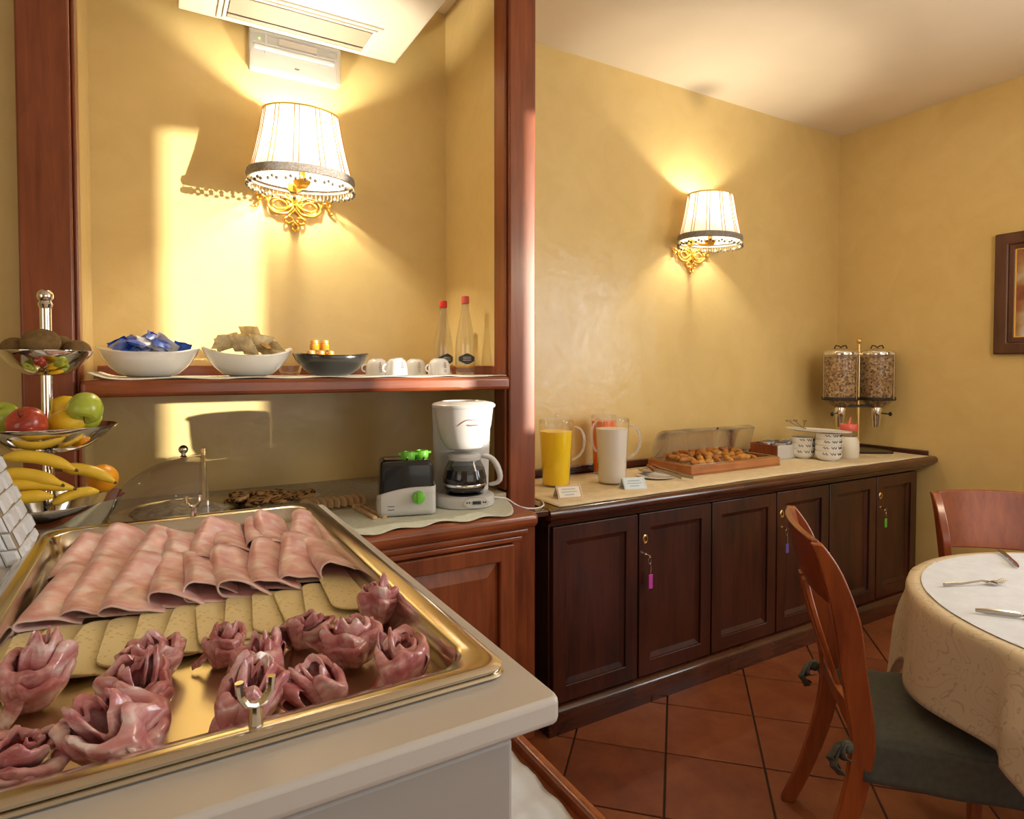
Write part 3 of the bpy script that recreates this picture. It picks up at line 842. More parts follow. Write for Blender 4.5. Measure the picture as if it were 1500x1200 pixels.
# ------------------------------------------------------------------ three-tier fruit stand
FX, FY = -0.216, 1.782
fs_ = thing('fruit_stand', 'polished steel three-tier fruit stand in front of the wooden post', 'fruit stand', (FX, FY, 0.9488))
zb = 0.9488
MB().lathe([(0.0001, 0), (0.075, 0), (0.078, 0.004), (0.03, 0.012), (0.014, 0.020), (0.0115, 0.03), (0.0115, 1.555 - zb)], 20).build('pole', 'chrome', fs_)
MB().ball((0, 0, 1.564 - zb), 0.0165, 18, 12).lathe([(0.0115, 1.535 - zb), (0.015, 1.545 - zb), (0.012, 1.552 - zb)], 18).build('knob', 'chrome', fs_)
def bowl_prof(r, h, f=0.25, th=0.0018):
    out = [(0.011, 0.0)]
    for k in range(1, 11):
        t = k / 10
        out.append((r * (f + (1 - f) * t) if k > 0 else 0, h * (t ** 1.9)))
    inn = [(a, b + th) for a, b in reversed(out)]
    return out + inn
for name, r, z, h in (('bottom_bowl', 0.150, 0.985, 0.105), ('middle_bowl', 0.138, 1.200, 0.062), ('top_bowl', 0.092, 1.380, 0.056)):
    MB().lathe(bowl_prof(r, h), 40, (0, 0, z - zb)).build('bowl', 'chrome', fs_, ang=60)

def apple(mat):
    mb = MB()
    prof = [(0.0001, 0.006), (0.008, 0.001), (0.018, 0.0), (0.030, 0.010), (0.0375, 0.028), (0.039, 0.042), (0.035, 0.058), (0.026, 0.067), (0.014, 0.069), (0.006, 0.064), (0.0001, 0.060)]
    return mb.lathe(prof, 22)
def add_apple(loc, mat, lab, rot=(0, 0, 0), s=1.0):
    t = thing('apple', lab, 'apple', loc, group='apples on the middle tier')
    t.rotation_euler = rot; t.scale = (s, s, s)
    apple(mat).build('flesh', mat, t, sub=1)
    MB().tube([(0, 0, 0.060), (0.002, 0, 0.070), (0.005, 0, 0.078)], 0.0012, 6).build('stem', 'stem', t)
zm = 1.205
add_apple((FX + 0.080, FY - 0.040, zm + 0.128), 'apple_green', 'green apple sitting highest at the right of the middle fruit tier', (R(150), R(20), 0.4), 0.95)
add_apple((FX - 0.010, FY - 0.070, zm + 0.044), 'apple_red', 'red apple at the front of the middle fruit tier', (R(35), R(-30), 0))
add_apple((FX - 0.078, FY + 0.000, zm + 0.046), 'apple_green', 'yellow-green apple at the left of the middle fruit tier', (R(10), R(-25), 1))
def fruit(name, lab, cat, c, r, mat, sz=1.0, nub=False, rot=(0, 0, 0), grp=None):
    mb = MB()
    prof = []
    for j in range(13):
        a = PI * j / 12
        rr_ = r * math.sin(a); z = -r * sz * math.cos(a)
        if nub: 
            z *= 1 + 0.14 * abs(math.cos(a)) ** 8
        prof.append((max(1e-4, rr_), z))
    o = mb.lathe(prof, 20).build(name, mat, loc=c, rot=rot)
    return tag(o, lab, cat, grp)
fruit('lemon', 'round yellow lemon at the back of the middle fruit tier', 'lemon', (FX + 0.030, FY + 0.030, zm + 0.090), 0.036, 'lemon', 1.12, True, (R(70), 0, 0.5), 'lemons on the middle tier')
fruit('lemon', 'yellow lemon in front of the lemon, beside the red apple', 'lemon', (FX + 0.040, FY - 0.048, zm + 0.066), 0.032, 'lemon', 1.15, True, (R(80), 0, 1.2), 'lemons on the middle tier')
fruit('lime', 'pale green lime between the lemon and the green apple', 'lime', (FX + 0.074, FY + 0.038, zm + 0.068), 0.026, 'apple_green', 1.15, True, (R(80), 0, 2.2))
zk = 1.380
for k, (dx, dy, r, rz, lab) in enumerate(((-0.056, -0.016, 0.028, 0.3, 'brown kiwi at the left of the top fruit tier'), (-0.004, -0.050, 0.032, 1.7, 'largest brown kiwi at the front of the top fruit tier'),
                             (0.022, 0.030, 0.026, 0.9, 'dark brown kiwi behind the pole on the top tier'), (0.060, -0.012, 0.026, 2.4, 'brown kiwi at the right edge of the top fruit tier'),
                             (-0.022, 0.048, 0.024, 0.1, 'brown kiwi at the back of the top fruit tier'))):
    fruit('kiwi', lab, 'kiwi', (FX + dx, FY + dy, zk + 0.036 + r * 0.8 + (0.012 if k in (1, 2) else 0)), r, 'kiwi', 1.2, False, (R(80), 0, rz), 'kiwis on the top tier')
def banana(lab, p0, p1, sag, r=0.0165, side=(0, 0, 1)):
    p0 = Vector(p0); p1 = Vector(p1); sd = Vector(side)
    pts = []; rs = []
    n = 16
    for k in range(n + 1):
        t = k / n
        pts.append(p0.lerp(p1, t) + sd * (sag * 4 * t * (1 - t)))
        e = min(t, 1 - t)
        rs.append(r * min(1.0, 0.28 + 3.0 * e) if t > 0.5 else r * min(1.0, 0.30 + 4.2 * e))
    base = thing('banana', lab, 'banana', tuple(p0), group='bananas on the bottom tier')
    loc = [p - p0 for p in pts]
    mb = MB().tube(loc, rs, 6)
    mb.build('peel', 'banana', base, sub=1, ang=180)
    d = (loc[-1] - loc[-2]).normalized()
    MB().tube([loc[-1] - d * 0.004, loc[-1] + d * 0.004], [rs[-1] * 0.95, rs[-1] * 0.5], 6).build('tip', 'banana_tip', base)
    d = (loc[0] - loc[1]).normalized()
    MB().tube([loc[0] - d * 0.004, loc[0] + d * 0.012], [rs[0] * 1.0, rs[0] * 0.8], 6).build('stalk', 'banana_tip', base)
zb_ = 1.100
banana('topmost banana, its tip pointing right over the bunch', (FX - 0.070, FY - 0.090, zb_ + 0.105), (FX + 0.062, FY - 0.098, zb_ + 0.068), 0.014)
banana('banana just below the topmost one in the bunch', (FX - 0.075, FY - 0.110, zb_ + 0.070), (FX + 0.040, FY - 0.130, zb_ + 0.042), 0.012)
banana('middle banana of the bunch, pointing at the orange', (FX - 0.075, FY - 0.120, zb_ + 0.045), (FX + 0.060, FY - 0.118, zb_ + 0.030), 0.010)
banana('lowest banana of the bunch, nearest the tray', (FX - 0.085, FY - 0.140, zb_ + 0.012), (FX + 0.026, FY - 0.140, zb_ + 0.020), 0.008)
banana('right-hand banana lying beside the orange', (FX + 0.030, FY - 0.060, zb_ + 0.068), (FX + 0.132, FY - 0.048, zb_ + 0.026), 0.012)
banana('short banana lying low at the right of the bowl', (FX + 0.018, FY - 0.118, zb_ + 0.000), (FX + 0.104, FY - 0.090, zb_ + 0.014), 0.010, 0.014)
fruit('orange', 'orange peeking out at the right of the bananas', 'orange', (FX + 0.104, FY + 0.005, zb_ + 0.030), 0.034, 'orange_peel')

# ------------------------------------------------------------------ dome, cakes on the niche counter
CZ = 0.9455
dm = thing('dome_cover', 'clear half-open dome cover on a silver plate behind the tray', 'dome cover', (0.085, 2.120, CZ))
MB().lathe([(0.0001, 0.004), (0.14, 0.004), (0.19, 0.010), (0.205, 0.016), (0.207, 0.013), (0.19, 0.005), (0.13, 0.0), (0.0001, 0.0)], 40).build('plate', 'chrome', dm)
dome = MB()
def domef(u, v):
    a = R(90) + R(180) * u
    e = R(90) * v
    return (0.040 + 0.245 * math.cos(a) * math.cos(e), 0.185 * math.sin(a) * math.cos(e), 0.016 + 0.170 * math.sin(e))
dome.grid(36, 18, domef)
dome.build('shell', 'acrylic', dm)
rim = [(0.042, 0.186 * math.cos(R(180) * k / 28), 0.016 + 0.172 * math.sin(R(180) * k / 28)) for k in range(29)]
MB().tube(rim, 0.0026, 8).build('shell_edge', 'acrylic', dm)
MB().box(0.036, 0.048, -0.004, 0.004, 0.018, 0.205).build('end_bar', 'brass', dm, bevel=0.002)
MB().ball((-0.012, -0.01, 0.205), 0.0135, 16, 10).lathe([(0.010, 0.183), (0.006, 0.188), (0.006, 0.195)], 14, (-0.012, -0.01, 0)).build('knob', 'chrome', dm)
tag(MB().grid(26, 26, lambda u, v: (0.060 + 0.13 * (u - .5) * 2 * math.sqrt(max(0, 1 - ((v - .5) * 2) ** 2 / 2)), 2.120 + 0.13 * (v - .5) * 2 * math.sqrt(max(0, 1 - ((u - .5) * 2) ** 2 / 2)), CZ + 0.020 + 0.022 * max(0, 1 - ((u - .5) ** 2 + (v - .5) ** 2) * 4) + 0.008 * noise.noise(Vector((u * 8, v * 8, 1)))) ).build('sliced_cold_cuts', 'coldcut_grey', solid=0.004), 'greyish mound of sliced food under the clear dome', 'food')
pl_ = thing('glass_platter', 'glass platter of marbled cake behind the ham tray', 'platter', (0.335, 2.165, CZ))
MB().lathe([(0.0001, 0.005), (0.10, 0.005), (0.135, 0.014), (0.150, 0.022), (0.153, 0.020), (0.137, 0.010), (0.10, 0.0), (0.0001, 0.0)], 40, sx=1.0, sy=0.8).build('dish', 'jug_glass', pl_)
rnd = random.Random(3)
for k in range(15):
    ang = k * 2.4; rad = 0.018 + 0.0080 * k
    w, l = rnd.uniform(0.040, 0.052), rnd.uniform(0.055, 0.075)
    o = MB().prism([(-w / 2, -l / 2), (w / 2, -l / 2), (w * 0.62, l * 0.1), (w * 0.3, l / 2), (-w * 0.3, l / 2), (-w * 0.62, l * 0.1)], -0.0065, 0.0065, 'z').build('cake_slice', 'marble_cake', bevel=0.003)
    o.location = (0.320 + rad * math.cos(ang), 2.170 + rad * 0.70 * math.sin(ang), CZ + 0.017 + 0.0006 * k + (0.010 if k % 3 == 0 else 0))
    o.rotation_euler = (R(rnd.uniform(-6, 14)), R(rnd.uniform(-9, 9)), ang)
    tag(o, 'marbled brown cake slice heaped on the glass platter behind the ham', 'cake slice', 'marbled cake slices on the glass platter')
for k in range(9):
    o = MB()
    arc = [(0.034 * math.cos(a), 0.034 * math.sin(a)) for a in [R(180 * q / 10) for q in range(11)]]
    o.prism(arc, -0.0026, 0.0026, 'x')
    o = o.build('biscuit', 'biscuit', bevel=0.001)
    o.location = (0.405 + 0.0215 * k, 2.010 + 0.004 * math.sin(k), CZ + 0.004)
    o.rotation_euler = (0, R(24), R(28))
    tag(o, ORD[k] + ' half-round biscuit from the left in the row behind the tray', 'biscuit', 'row of half-round biscuits')
tg = thing('wooden_tongs', 'pair of pale wooden tongs lying left of the toaster', 'tongs', (0.555, 1.860, CZ + 0.0035))
for s in (-1, 1):
    MB().add(*[[(s * 0.004 - 0.0, 0.075, 0), (s * 0.016, 0.075, 0), (s * 0.022 + 0.02, -0.085, 0), (s * 0.008 + 0.02, -0.085, 0),
                (s * 0.004 - 0.0, 0.075, 0.014), (s * 0.016, 0.075, 0.014), (s * 0.022 + 0.02, -0.085, 0.008), (s * 0.008 + 0.02, -0.085, 0.008)],
               [(0, 1, 2, 3), (4, 7, 6, 5), (0, 4, 5, 1), (1, 5, 6, 2), (2, 6, 7, 3), (3, 7, 4, 0)]]).build('arm', 'biscuit', tg, bevel=0.002)
MB().box(-0.018, 0.018, 0.068, 0.080, 0.0, 0.016).build('hinge', 'biscuit', tg, bevel=0.003)

# ------------------------------------------------------------------ toaster / egg cooker
AZ = 0.9505
eg = thing('toaster', 'black and white toaster with green knobs beside the coffee maker', 'toaster', (0.676, 1.835, AZ), R(-16))
def tap(w0, d0, w1, d1, z0, z1, rad=0.016):
    def rg(w, d, z): return [(x, y, z) for x, y in rrect(-w, w, -d, d, rad, 5)]
    return [rg(w0 + (w1 - w0) * t, d0 + (d1 - d0) * t, z0 + (z1 - z0) * t) for t in (0, .25, .5, .75, 1)]
MB().loft(tap(0.084, 0.070, 0.080, 0.066, 0.008, 0.150), cap0=True).loft([[(x, y, z) for x, y in rrect(-w, w, -d, d, 0.016, 5)] for w, d, z in ((0.080, 0.066, 0.150), (0.077, 0.063, 0.160), (0.070, 0.056, 0.164))], cap1=True).build('body', 'black_plastic', eg, ang=50)
# white wraparound apron with curved upper edge
def apron(u, v):
    # walk round front: left side, front, right side
    L = [(-0.087, 0.045), (-0.087, -0.058), (-0.075, -0.0735), (0.075, -0.0735), (0.087, -0.058), (0.087, 0.045)]
    ds = [0]
    for i in range(5): ds.append(ds[-1] + math.hypot(L[i + 1][0] - L[i][0], L[i + 1][1] - L[i][1]))
    s = u * ds[-1]; i = 0
    while i < 4 and s > ds[i + 1]: i += 1
    t = (s - ds[i]) / (ds[i + 1] - ds[i])
    x = L[i][0] * (1 - t) + L[i + 1][0] * t; y = L[i][1] * (1 - t) + L[i + 1][1] * t
    top = 0.014 + 0.072 * (1 - max(0, (0.60 - u) / 0.60) ** 2)
    return (x, y, 0.002 + (top - 0.002) * v)
MB().grid(50, 6, apron).build('apron', 'white_plastic', eg, solid=0.004)
for x, y in ((0.008, -0.012), (0.052, 0.012)):
    MB().lathe([(0.0001, 0.164), (0.021, 0.164), (0.022, 0.168), (0.022, 0.180), (0.019, 0.186), (0.013, 0.186), (0.012, 0.176), (0.0001, 0.176)], 20, (x, y, 0)).box(x - 0.030, x + 0.030, y - 0.004, y + 0.004, 0.176, 0.183).build('lid', 'green_plastic', eg, ang=40)
for x in (0.0, 0.050):
    MB().tube([(x, -0.040, 0.162), (x + 0.004, -0.048, 0.172)], 0.003, 8).build('lever', 'chrome', eg)
MB().box(-0.064, -0.012, -0.010, 0.010, 0.1635, 0.1655).build('slot', 'chrome', eg)
MB().lathe([(0.0001, 0.020), (0.012, 0.020), (0.018, 0.016), (0.019, 0.0)], 22).box(-0.004, 0.004, -0.018, 0.018, 0.016, 0.026).build('dial', 'green_plastic', eg, loc=(0.034, -0.0755, 0.056), rot=(R(90), 0, 0))
for k in range(2):
    MB().tube([(-0.058 + 0.005 * q, -0.0762, 0.030 - 0.010 * k + 0.0012 * (q % 2)) for q in range(5)], 0.0009, 5).build('logo_mark', 'ink', eg)

# ------------------------------------------------------------------ coffee maker
cm = thing('coffee_maker', 'white filter coffee maker with glass jug at the end of the counter', 'coffee maker', (0.880, 1.835, AZ), R(-18))
def ell(rx, ry, z, cy=0.0, n=36, flat=0.0):
    out = []
    for k in range(n):
        a = 2 * PI * k / n
        x, y = rx * math.cos(a), ry * math.sin(a)
        out.append((x, y + cy, z))
    return out
MB().loft([ell(0.098, 0.092, 0.0), ell(0.100, 0.094, 0.012), ell(0.098, 0.092, 0.030), ell(0.088, 0.082, 0.036)], cap0=True, cap1=True).build('base', 'white_plastic', cm, ang=40)
MB().loft([ell(0.092, 0.030, 0.030, 0.066), ell(0.094, 0.030, 0.12, 0.066), ell(0.097, 0.034, 0.20, 0.062), ell(0.100, 0.036, 0.318, 0.060)], cap0=True, cap1=True).build('column', 'white_plastic', cm)
MB().loft([ell(0.030, 0.030, 0.176, -0.014), ell(0.060, 0.058, 0.188, -0.010), ell(0.078, 0.074, 0.215, -0.004), ell(0.090, 0.082, 0.260, 0.002), ell(0.098, 0.090, 0.318, 0.008)], cap0=True, cap1=True).build('filter_basket', 'white_plastic', cm)
MB().loft([ell(0.104, 0.097, 0.318, 0.008), ell(0.105, 0.098, 0.326, 0.008), ell(0.098, 0.091, 0.332, 0.008), ell(0.070, 0.064, 0.338, 0.008), ell(0.066, 0.060, 0.334, 0.008)], cap0=True, cap1=True).build('lid', 'white_plastic', cm, ang=30)
MB().lathe([(0.0001, 0.036), (0.062, 0.036), (0.064, 0.040), (0.0001, 0.041)], 28, (0, -0.012, 0)).build('hot_plate', 'black_plastic', cm)
cf = MB().lathe([(0.050, 0.042), (0.064, 0.050), (0.071, 0.070), (0.071, 0.092), (0.064, 0.120), (0.053, 0.142), (0.051, 0.150)], 32, (0, -0.014, 0)).build('carafe', 'carafe_glass', cm)
MB().lathe([(0.0001, 0.043), (0.049, 0.043), (0.062, 0.051), (0.069, 0.070), (0.069, 0.092), (0.063, 0.118), (0.0001, 0.118)], 32, (0, -0.014, 0)).build('coffee', 'coffee', cf)
MB().lathe([(0.053, 0.148), (0.055, 0.152), (0.055, 0.160), (0.045, 0.168), (0.0001, 0.170)], 32, (0, -0.014, 0)).build('carafe_lid', 'white_plastic', cf)
MB().lathe([(0.0715, 0.066), (0.0722, 0.068), (0.0722, 0.072), (0.0715, 0.074)], 32, (0, -0.014, 0)).build('carafe_band', 'chrome', cf)
hp = [(0.052, -0.030, 0.158), (0.078, -0.036, 0.160), (0.098, -0.042, 0.140), (0.112, -0.046, 0.105), (0.114, -0.046, 0.078), (0.096, -0.042, 0.068), (0.072, -0.034, 0.066)]
MB().tube(hp, [0.009, 0.010, 0.011, 0.011, 0.010, 0.008, 0.006], 10, flat=1.2).build('carafe_handle', 'white_plastic', cf, sub=1)
MB().loft([[(x, -0.094 - 0.004 * d, z) for x, z in [(0.026 + 0.040 * math.cos(a), 0.020 + 0.017 * math.sin(a)) for a in [2 * PI * q / 24 for q in range(24)]]] for d in (-2, 0, 1)], cap1=True).build('control_panel', 'white_plastic', cm)
MB().box(0.014, 0.040, -0.1005, -0.0985, 0.016, 0.026).build('display', 'screen_dark', cm)
for x in (-0.004, 0.004, 0.048, 0.055):
    MB().ball((x, -0.0985, 0.022), 0.0026, 8, 6).build('button', 'ink', cm)
def on_basket(x, z):
    t = (z - 0.260) / 0.058
    rx = 0.090 + 0.008 * t; ry = 0.082 + 0.008 * t; cy_ = 0.002 + 0.006 * t
    return (x, cy_ - ry * math.sqrt(max(0, 1 - (x / rx) ** 2)) - 0.0006, z)
MB().tube([on_basket(-0.030 + 0.062 * q / 14, 0.262 + 0.020 * math.sin(PI * min(1, q / 10) * 0.62)) for q in range(15)], [0.0004 + 0.0010 * math.sin(PI * q / 14) for q in range(15)], 6).tube([on_basket(-0.002 + 0.038 * q / 20, 0.264 + 0.003 * math.sin(q * 1.9)) for q in range(21)], 0.0007, 5).build('logo', 'logo_ink', cm)
tag(MB().tube([(0.965, 1.870, AZ + 0.010), (1.000, 1.850, AZ + 0.003), (1.030, 1.842, AZ + 0.002), (1.065, 1.858, AZ - 0.012), (1.120, 1.884, 0.895), (1.200, 1.892, 0.882), (1.262, 1.925, 0.8805), (1.300, 2.02, 0.8815)], 0.0035, 8).build('power_cord', 'cord_white', sub=1), 'white power cord running from the coffee maker round the post', 'cord')

# ------------------------------------------------------------------ things on the niche shelf
SZ = 1.3705
def leaf_bowl(r, h, dip, n=44, sy=0.85):
    """wide bowl whose rim rises to two points"""
    prof = [(0.30, 0.0), (0.40, 0.004), (0.56, 0.10), (0.74, 0.34), (0.90, 0.68), (1.0, 1.0)]
    def ringp(rr_, zz, off):
        out = []
        for k in range(n):
            a = 2 * PI * k / n
            s = abs(math.cos(a)) ** 3
            zz2 = zz * h * (1 - dip + dip * s)
            rad = (rr_ - off) * r
            out.append((rad * math.cos(a), rad * math.sin(a) * sy, max(zz2, 0.0) + (0.004 if off else 0)))
        return out
    rings = [ringp(a, b, 0) for a, b in prof] + [ringp(a, b, 0.03) for a, b in reversed(prof)]
    return MB().loft(rings, cap0=True, cap1=True)
b1 = tag(leaf_bowl(0.138, 0.088, 0.22).build('serving_bowl', 'white_ceramic', loc=(-0.012, 2.150, SZ), ang=70), 'white bowl of blue packets on the shelf', 'bowl', 'white bowls on the shelf')
b2 = tag(leaf_bowl(0.136, 0.090, 0.30).build('serving_bowl', 'white_ceramic', loc=(0.262, 2.150, SZ), ang=70), 'white bowl of wrapped crackers on the shelf', 'bowl', 'white bowls on the shelf')
b3 = tag(leaf_bowl(0.128, 0.074, 0.12).build('serving_bowl', 'black_ceramic', loc=(0.527, 2.150, SZ), ang=70), 'black bowl on the shelf next to the cups', 'bowl')
def packet(w, l, h, seed):
    rn = random.Random(seed); ph = rn.uniform(0, 20)
    def top(sgn):
        def fn(u, v):
            x = (u - .5) * w; y = (v - .5) * l
            e = max(0, 1 - abs(2 * u - 1) ** 3) * max(0, 1 - (abs(2 * v - 1) / 0.86) ** 3) if abs(2 * v - 1) < 0.86 else 0
            z = sgn * (h / 2 * e) + 0.004 * noise.noise(Vector((u * 3 + ph, v * 3, 0)))
            return (x, y, z)
        return fn
    return MB().grid(12, 16, top(1)).grid(12, 16, top(-1))
def drop_packets(n, c, rx, ry, z0, mats, name, cat, labs, grp, size, seed, spread=1.0):
    rn = random.Random(seed)
    for k in range(n):
        a = k * 2.399; q = math.sqrt((k + 0.4) / n)
        w, l, h = [s * rn.uniform(0.9, 1.1) for s in size]
        o = packet(w, l, h, seed * 50 + k).build(name, mats[k % len(mats)])
        o.location = (c[0] + rx * q * math.cos(a), c[1] + ry * q * math.sin(a), z0 + 0.028 * (1 - q) + rn.uniform(0, 0.012))
        o.rotation_euler = (R(rn.uniform(-50, 50)), R(rn.uniform(-40, 40)), rn.uniform(0, 6.28))
        tag(o, labs[k % len(labs)], cat, grp)
drop_packets(15, (-0.012, 2.15), 0.092, 0.070, SZ + 0.080, ['packet_blue', 'packet_blue', 'packet_white'], 'snack_packet', 'packet',
             ['blue wrapped snack packet heaped in the left white bowl', 'blue wrapped snack packet heaped in the left white bowl', 'white and blue snack packet heaped in the left white bowl'], 'snack packets in the left white bowl', (0.050, 0.075, 0.016), 5)
drop_packets(17, (0.262, 2.15), 0.085, 0.070, SZ + 0.094, ['packet_foil', 'packet_foil', 'cracker'], 'cracker_packet', 'packet',
             ['shiny wrapped cracker packet heaped in the right white bowl', 'shiny wrapped cracker packet heaped in the right white bowl', 'brown cracker piece heaped in the right white bowl'], 'cracker packets in the right white bowl', (0.066, 0.084, 0.022), 9)
# honey jars behind the black bowl
for k, (x, z, lab) in enumerate(((0.450, 0, 'left honey jar in the black bowl'), (0.482, 0, 'middle honey jar in the black bowl'), (0.514, 0, 'right honey jar in the black bowl'),
                                 (0.462, 1, 'left of two honey jars stacked on top in the black bowl'), (0.496, 1, 'right of two honey jars stacked on top in the black bowl'))):
    j = thing('honey_jar', lab, 'jar', (x + 0.012, 2.165, SZ + 0.052 + 0.036 * z), group='honey jars in the black bowl')
    MB().lathe([(0.0001, 0), (0.014, 0), (0.016, 0.003), (0.016, 0.020), (0.013, 0.024)], 18).build('body', 'honey', j)
    MB().lathe([(0.0145, 0.023), (0.0145, 0.031), (0.013, 0.033), (0.0001, 0.033)], 18).build('lid', 'gold_lid', j)
gd = thing('glass_dish', 'small glass dish between the cracker bowl and the black bowl', 'dish', (0.405, 2.225, SZ))
MB().lathe([(0.0001, 0.0), (0.026, 0.0), (0.034, 0.012), (0.040, 0.034), (0.038, 0.034), (0.031, 0.013), (0.0001, 0.004)], 24).build('dish', 'jug_glass', gd)
# upside-down cups
def cup(loc, rz, lab):
    c = thing('coffee_cup', lab, 'cup', loc, rz, 'upturned cups on the shelf')
    MB().lathe([(0.0415, 0.0), (0.0415, 0.003), (0.041, 0.020), (0.038, 0.042), (0.030, 0.055), (0.022, 0.058), (0.022, 0.061), (0.019, 0.061), (0.019, 0.058), (0.0001, 0.057)], 28).build('body', 'white_ceramic', c, ang=50)
    hp = [(-0.040, 0, 0.012), (-0.054, 0, 0.014), (-0.060, 0, 0.026), (-0.052, 0, 0.038), (-0.037, 0, 0.040)]
    MB().tube(hp, 0.0038, 8).build('handle', 'white_ceramic', c, sub=1)
    mk = MB()
    for q in range(5):
        z = 0.012 + 0.008 * q
        pr = 0.0413 - 0.003 * (q / 4) ** 2
        a0 = -PI / 2
        pts = [(pr * math.cos(a0 + (t - 2) * 0.06) * 1.012, pr * math.sin(a0 + (t - 2) * 0.06) * 1.012, z + 0.003 * math.sin(t * 2 + q)) for t in range(5)]
        mk.tube(pts, 0.0010, 5)
    mk.build('flourish', 'logo_ink', c)
cup((0.752, 2.120, SZ), R(10), 'upturned patterned cup next to the black bowl, front of its pair')
cup((0.720, 2.250, SZ), R(0), 'upturned patterned cup next to the black bowl, behind its pair')
cup((0.915, 2.120, SZ), R(10), 'upturned patterned cup in front of the water bottles')
cup((0.872, 2.250, SZ), R(0), 'upturned patterned cup in the middle, behind the front cups')
def bottle(loc, cap, lab, s=1.0, rz=0):
    t = thing('water_bottle', lab, 'bottle', loc, rz, 'water bottles on the shelf')
    pr = [(0.0001, 0.004), (0.028, 0.002), (0.036, 0.006), (0.038, 0.014), (0.038, 0.095), (0.036, 0.125), (0.029, 0.170), (0.020, 0.215), (0.0145, 0.250), (0.0135, 0.272)]
    MB().lathe([(r, z * s) for r, z in pr], 30).build('body', 'bottle_glass', t)
    MB().lathe([(0.0145, 0.266 * s), (0.0155, 0.268 * s), (0.0155, 0.290 * s), (0.014, 0.294 * s), (0.0001, 0.294 * s)], 20).build('cap', cap, t, ang=40)
    lb = MB()
    def fn(u, v):
        a = -PI / 2 - 0.9 + 1.8 * u
        wv = 1 - abs(2 * u - 1)
        z = 0.060 + (v - .5) * (0.014 + 0.030 * wv)
        return (0.0388 * math.cos(a), 0.0388 * math.sin(a), z)
    lb.grid(16, 5, fn).build('label', 'label_dark', t)
    MB().lathe([(0.0386, 0.028), (0.0388, 0.029), (0.0388, 0.034), (0.0386, 0.035)], 30).build('label_band', 'gold_lid', t)
    mk = MB()
    for q in range(3):
        mk.tube([(0.0394 * math.cos(-PI / 2 + (t_ - 4) * 0.10), 0.0394 * math.sin(-PI / 2 + (t_ - 4) * 0.10), 0.066 - 0.006 * q + 0.001 * (t_ % 2)) for t_ in range(9)], 0.0007, 4)
    mk.build('lettering', 'packet_white', t)
bottle((0.985, 2.240, SZ), 'red_cap', 'clear water bottle with bright red cap, the left one', 0.98)
bottle((1.035, 2.145, SZ), 'pink_cap', 'clear water bottle with dull pink cap, the right one', 1.02, R(-15))

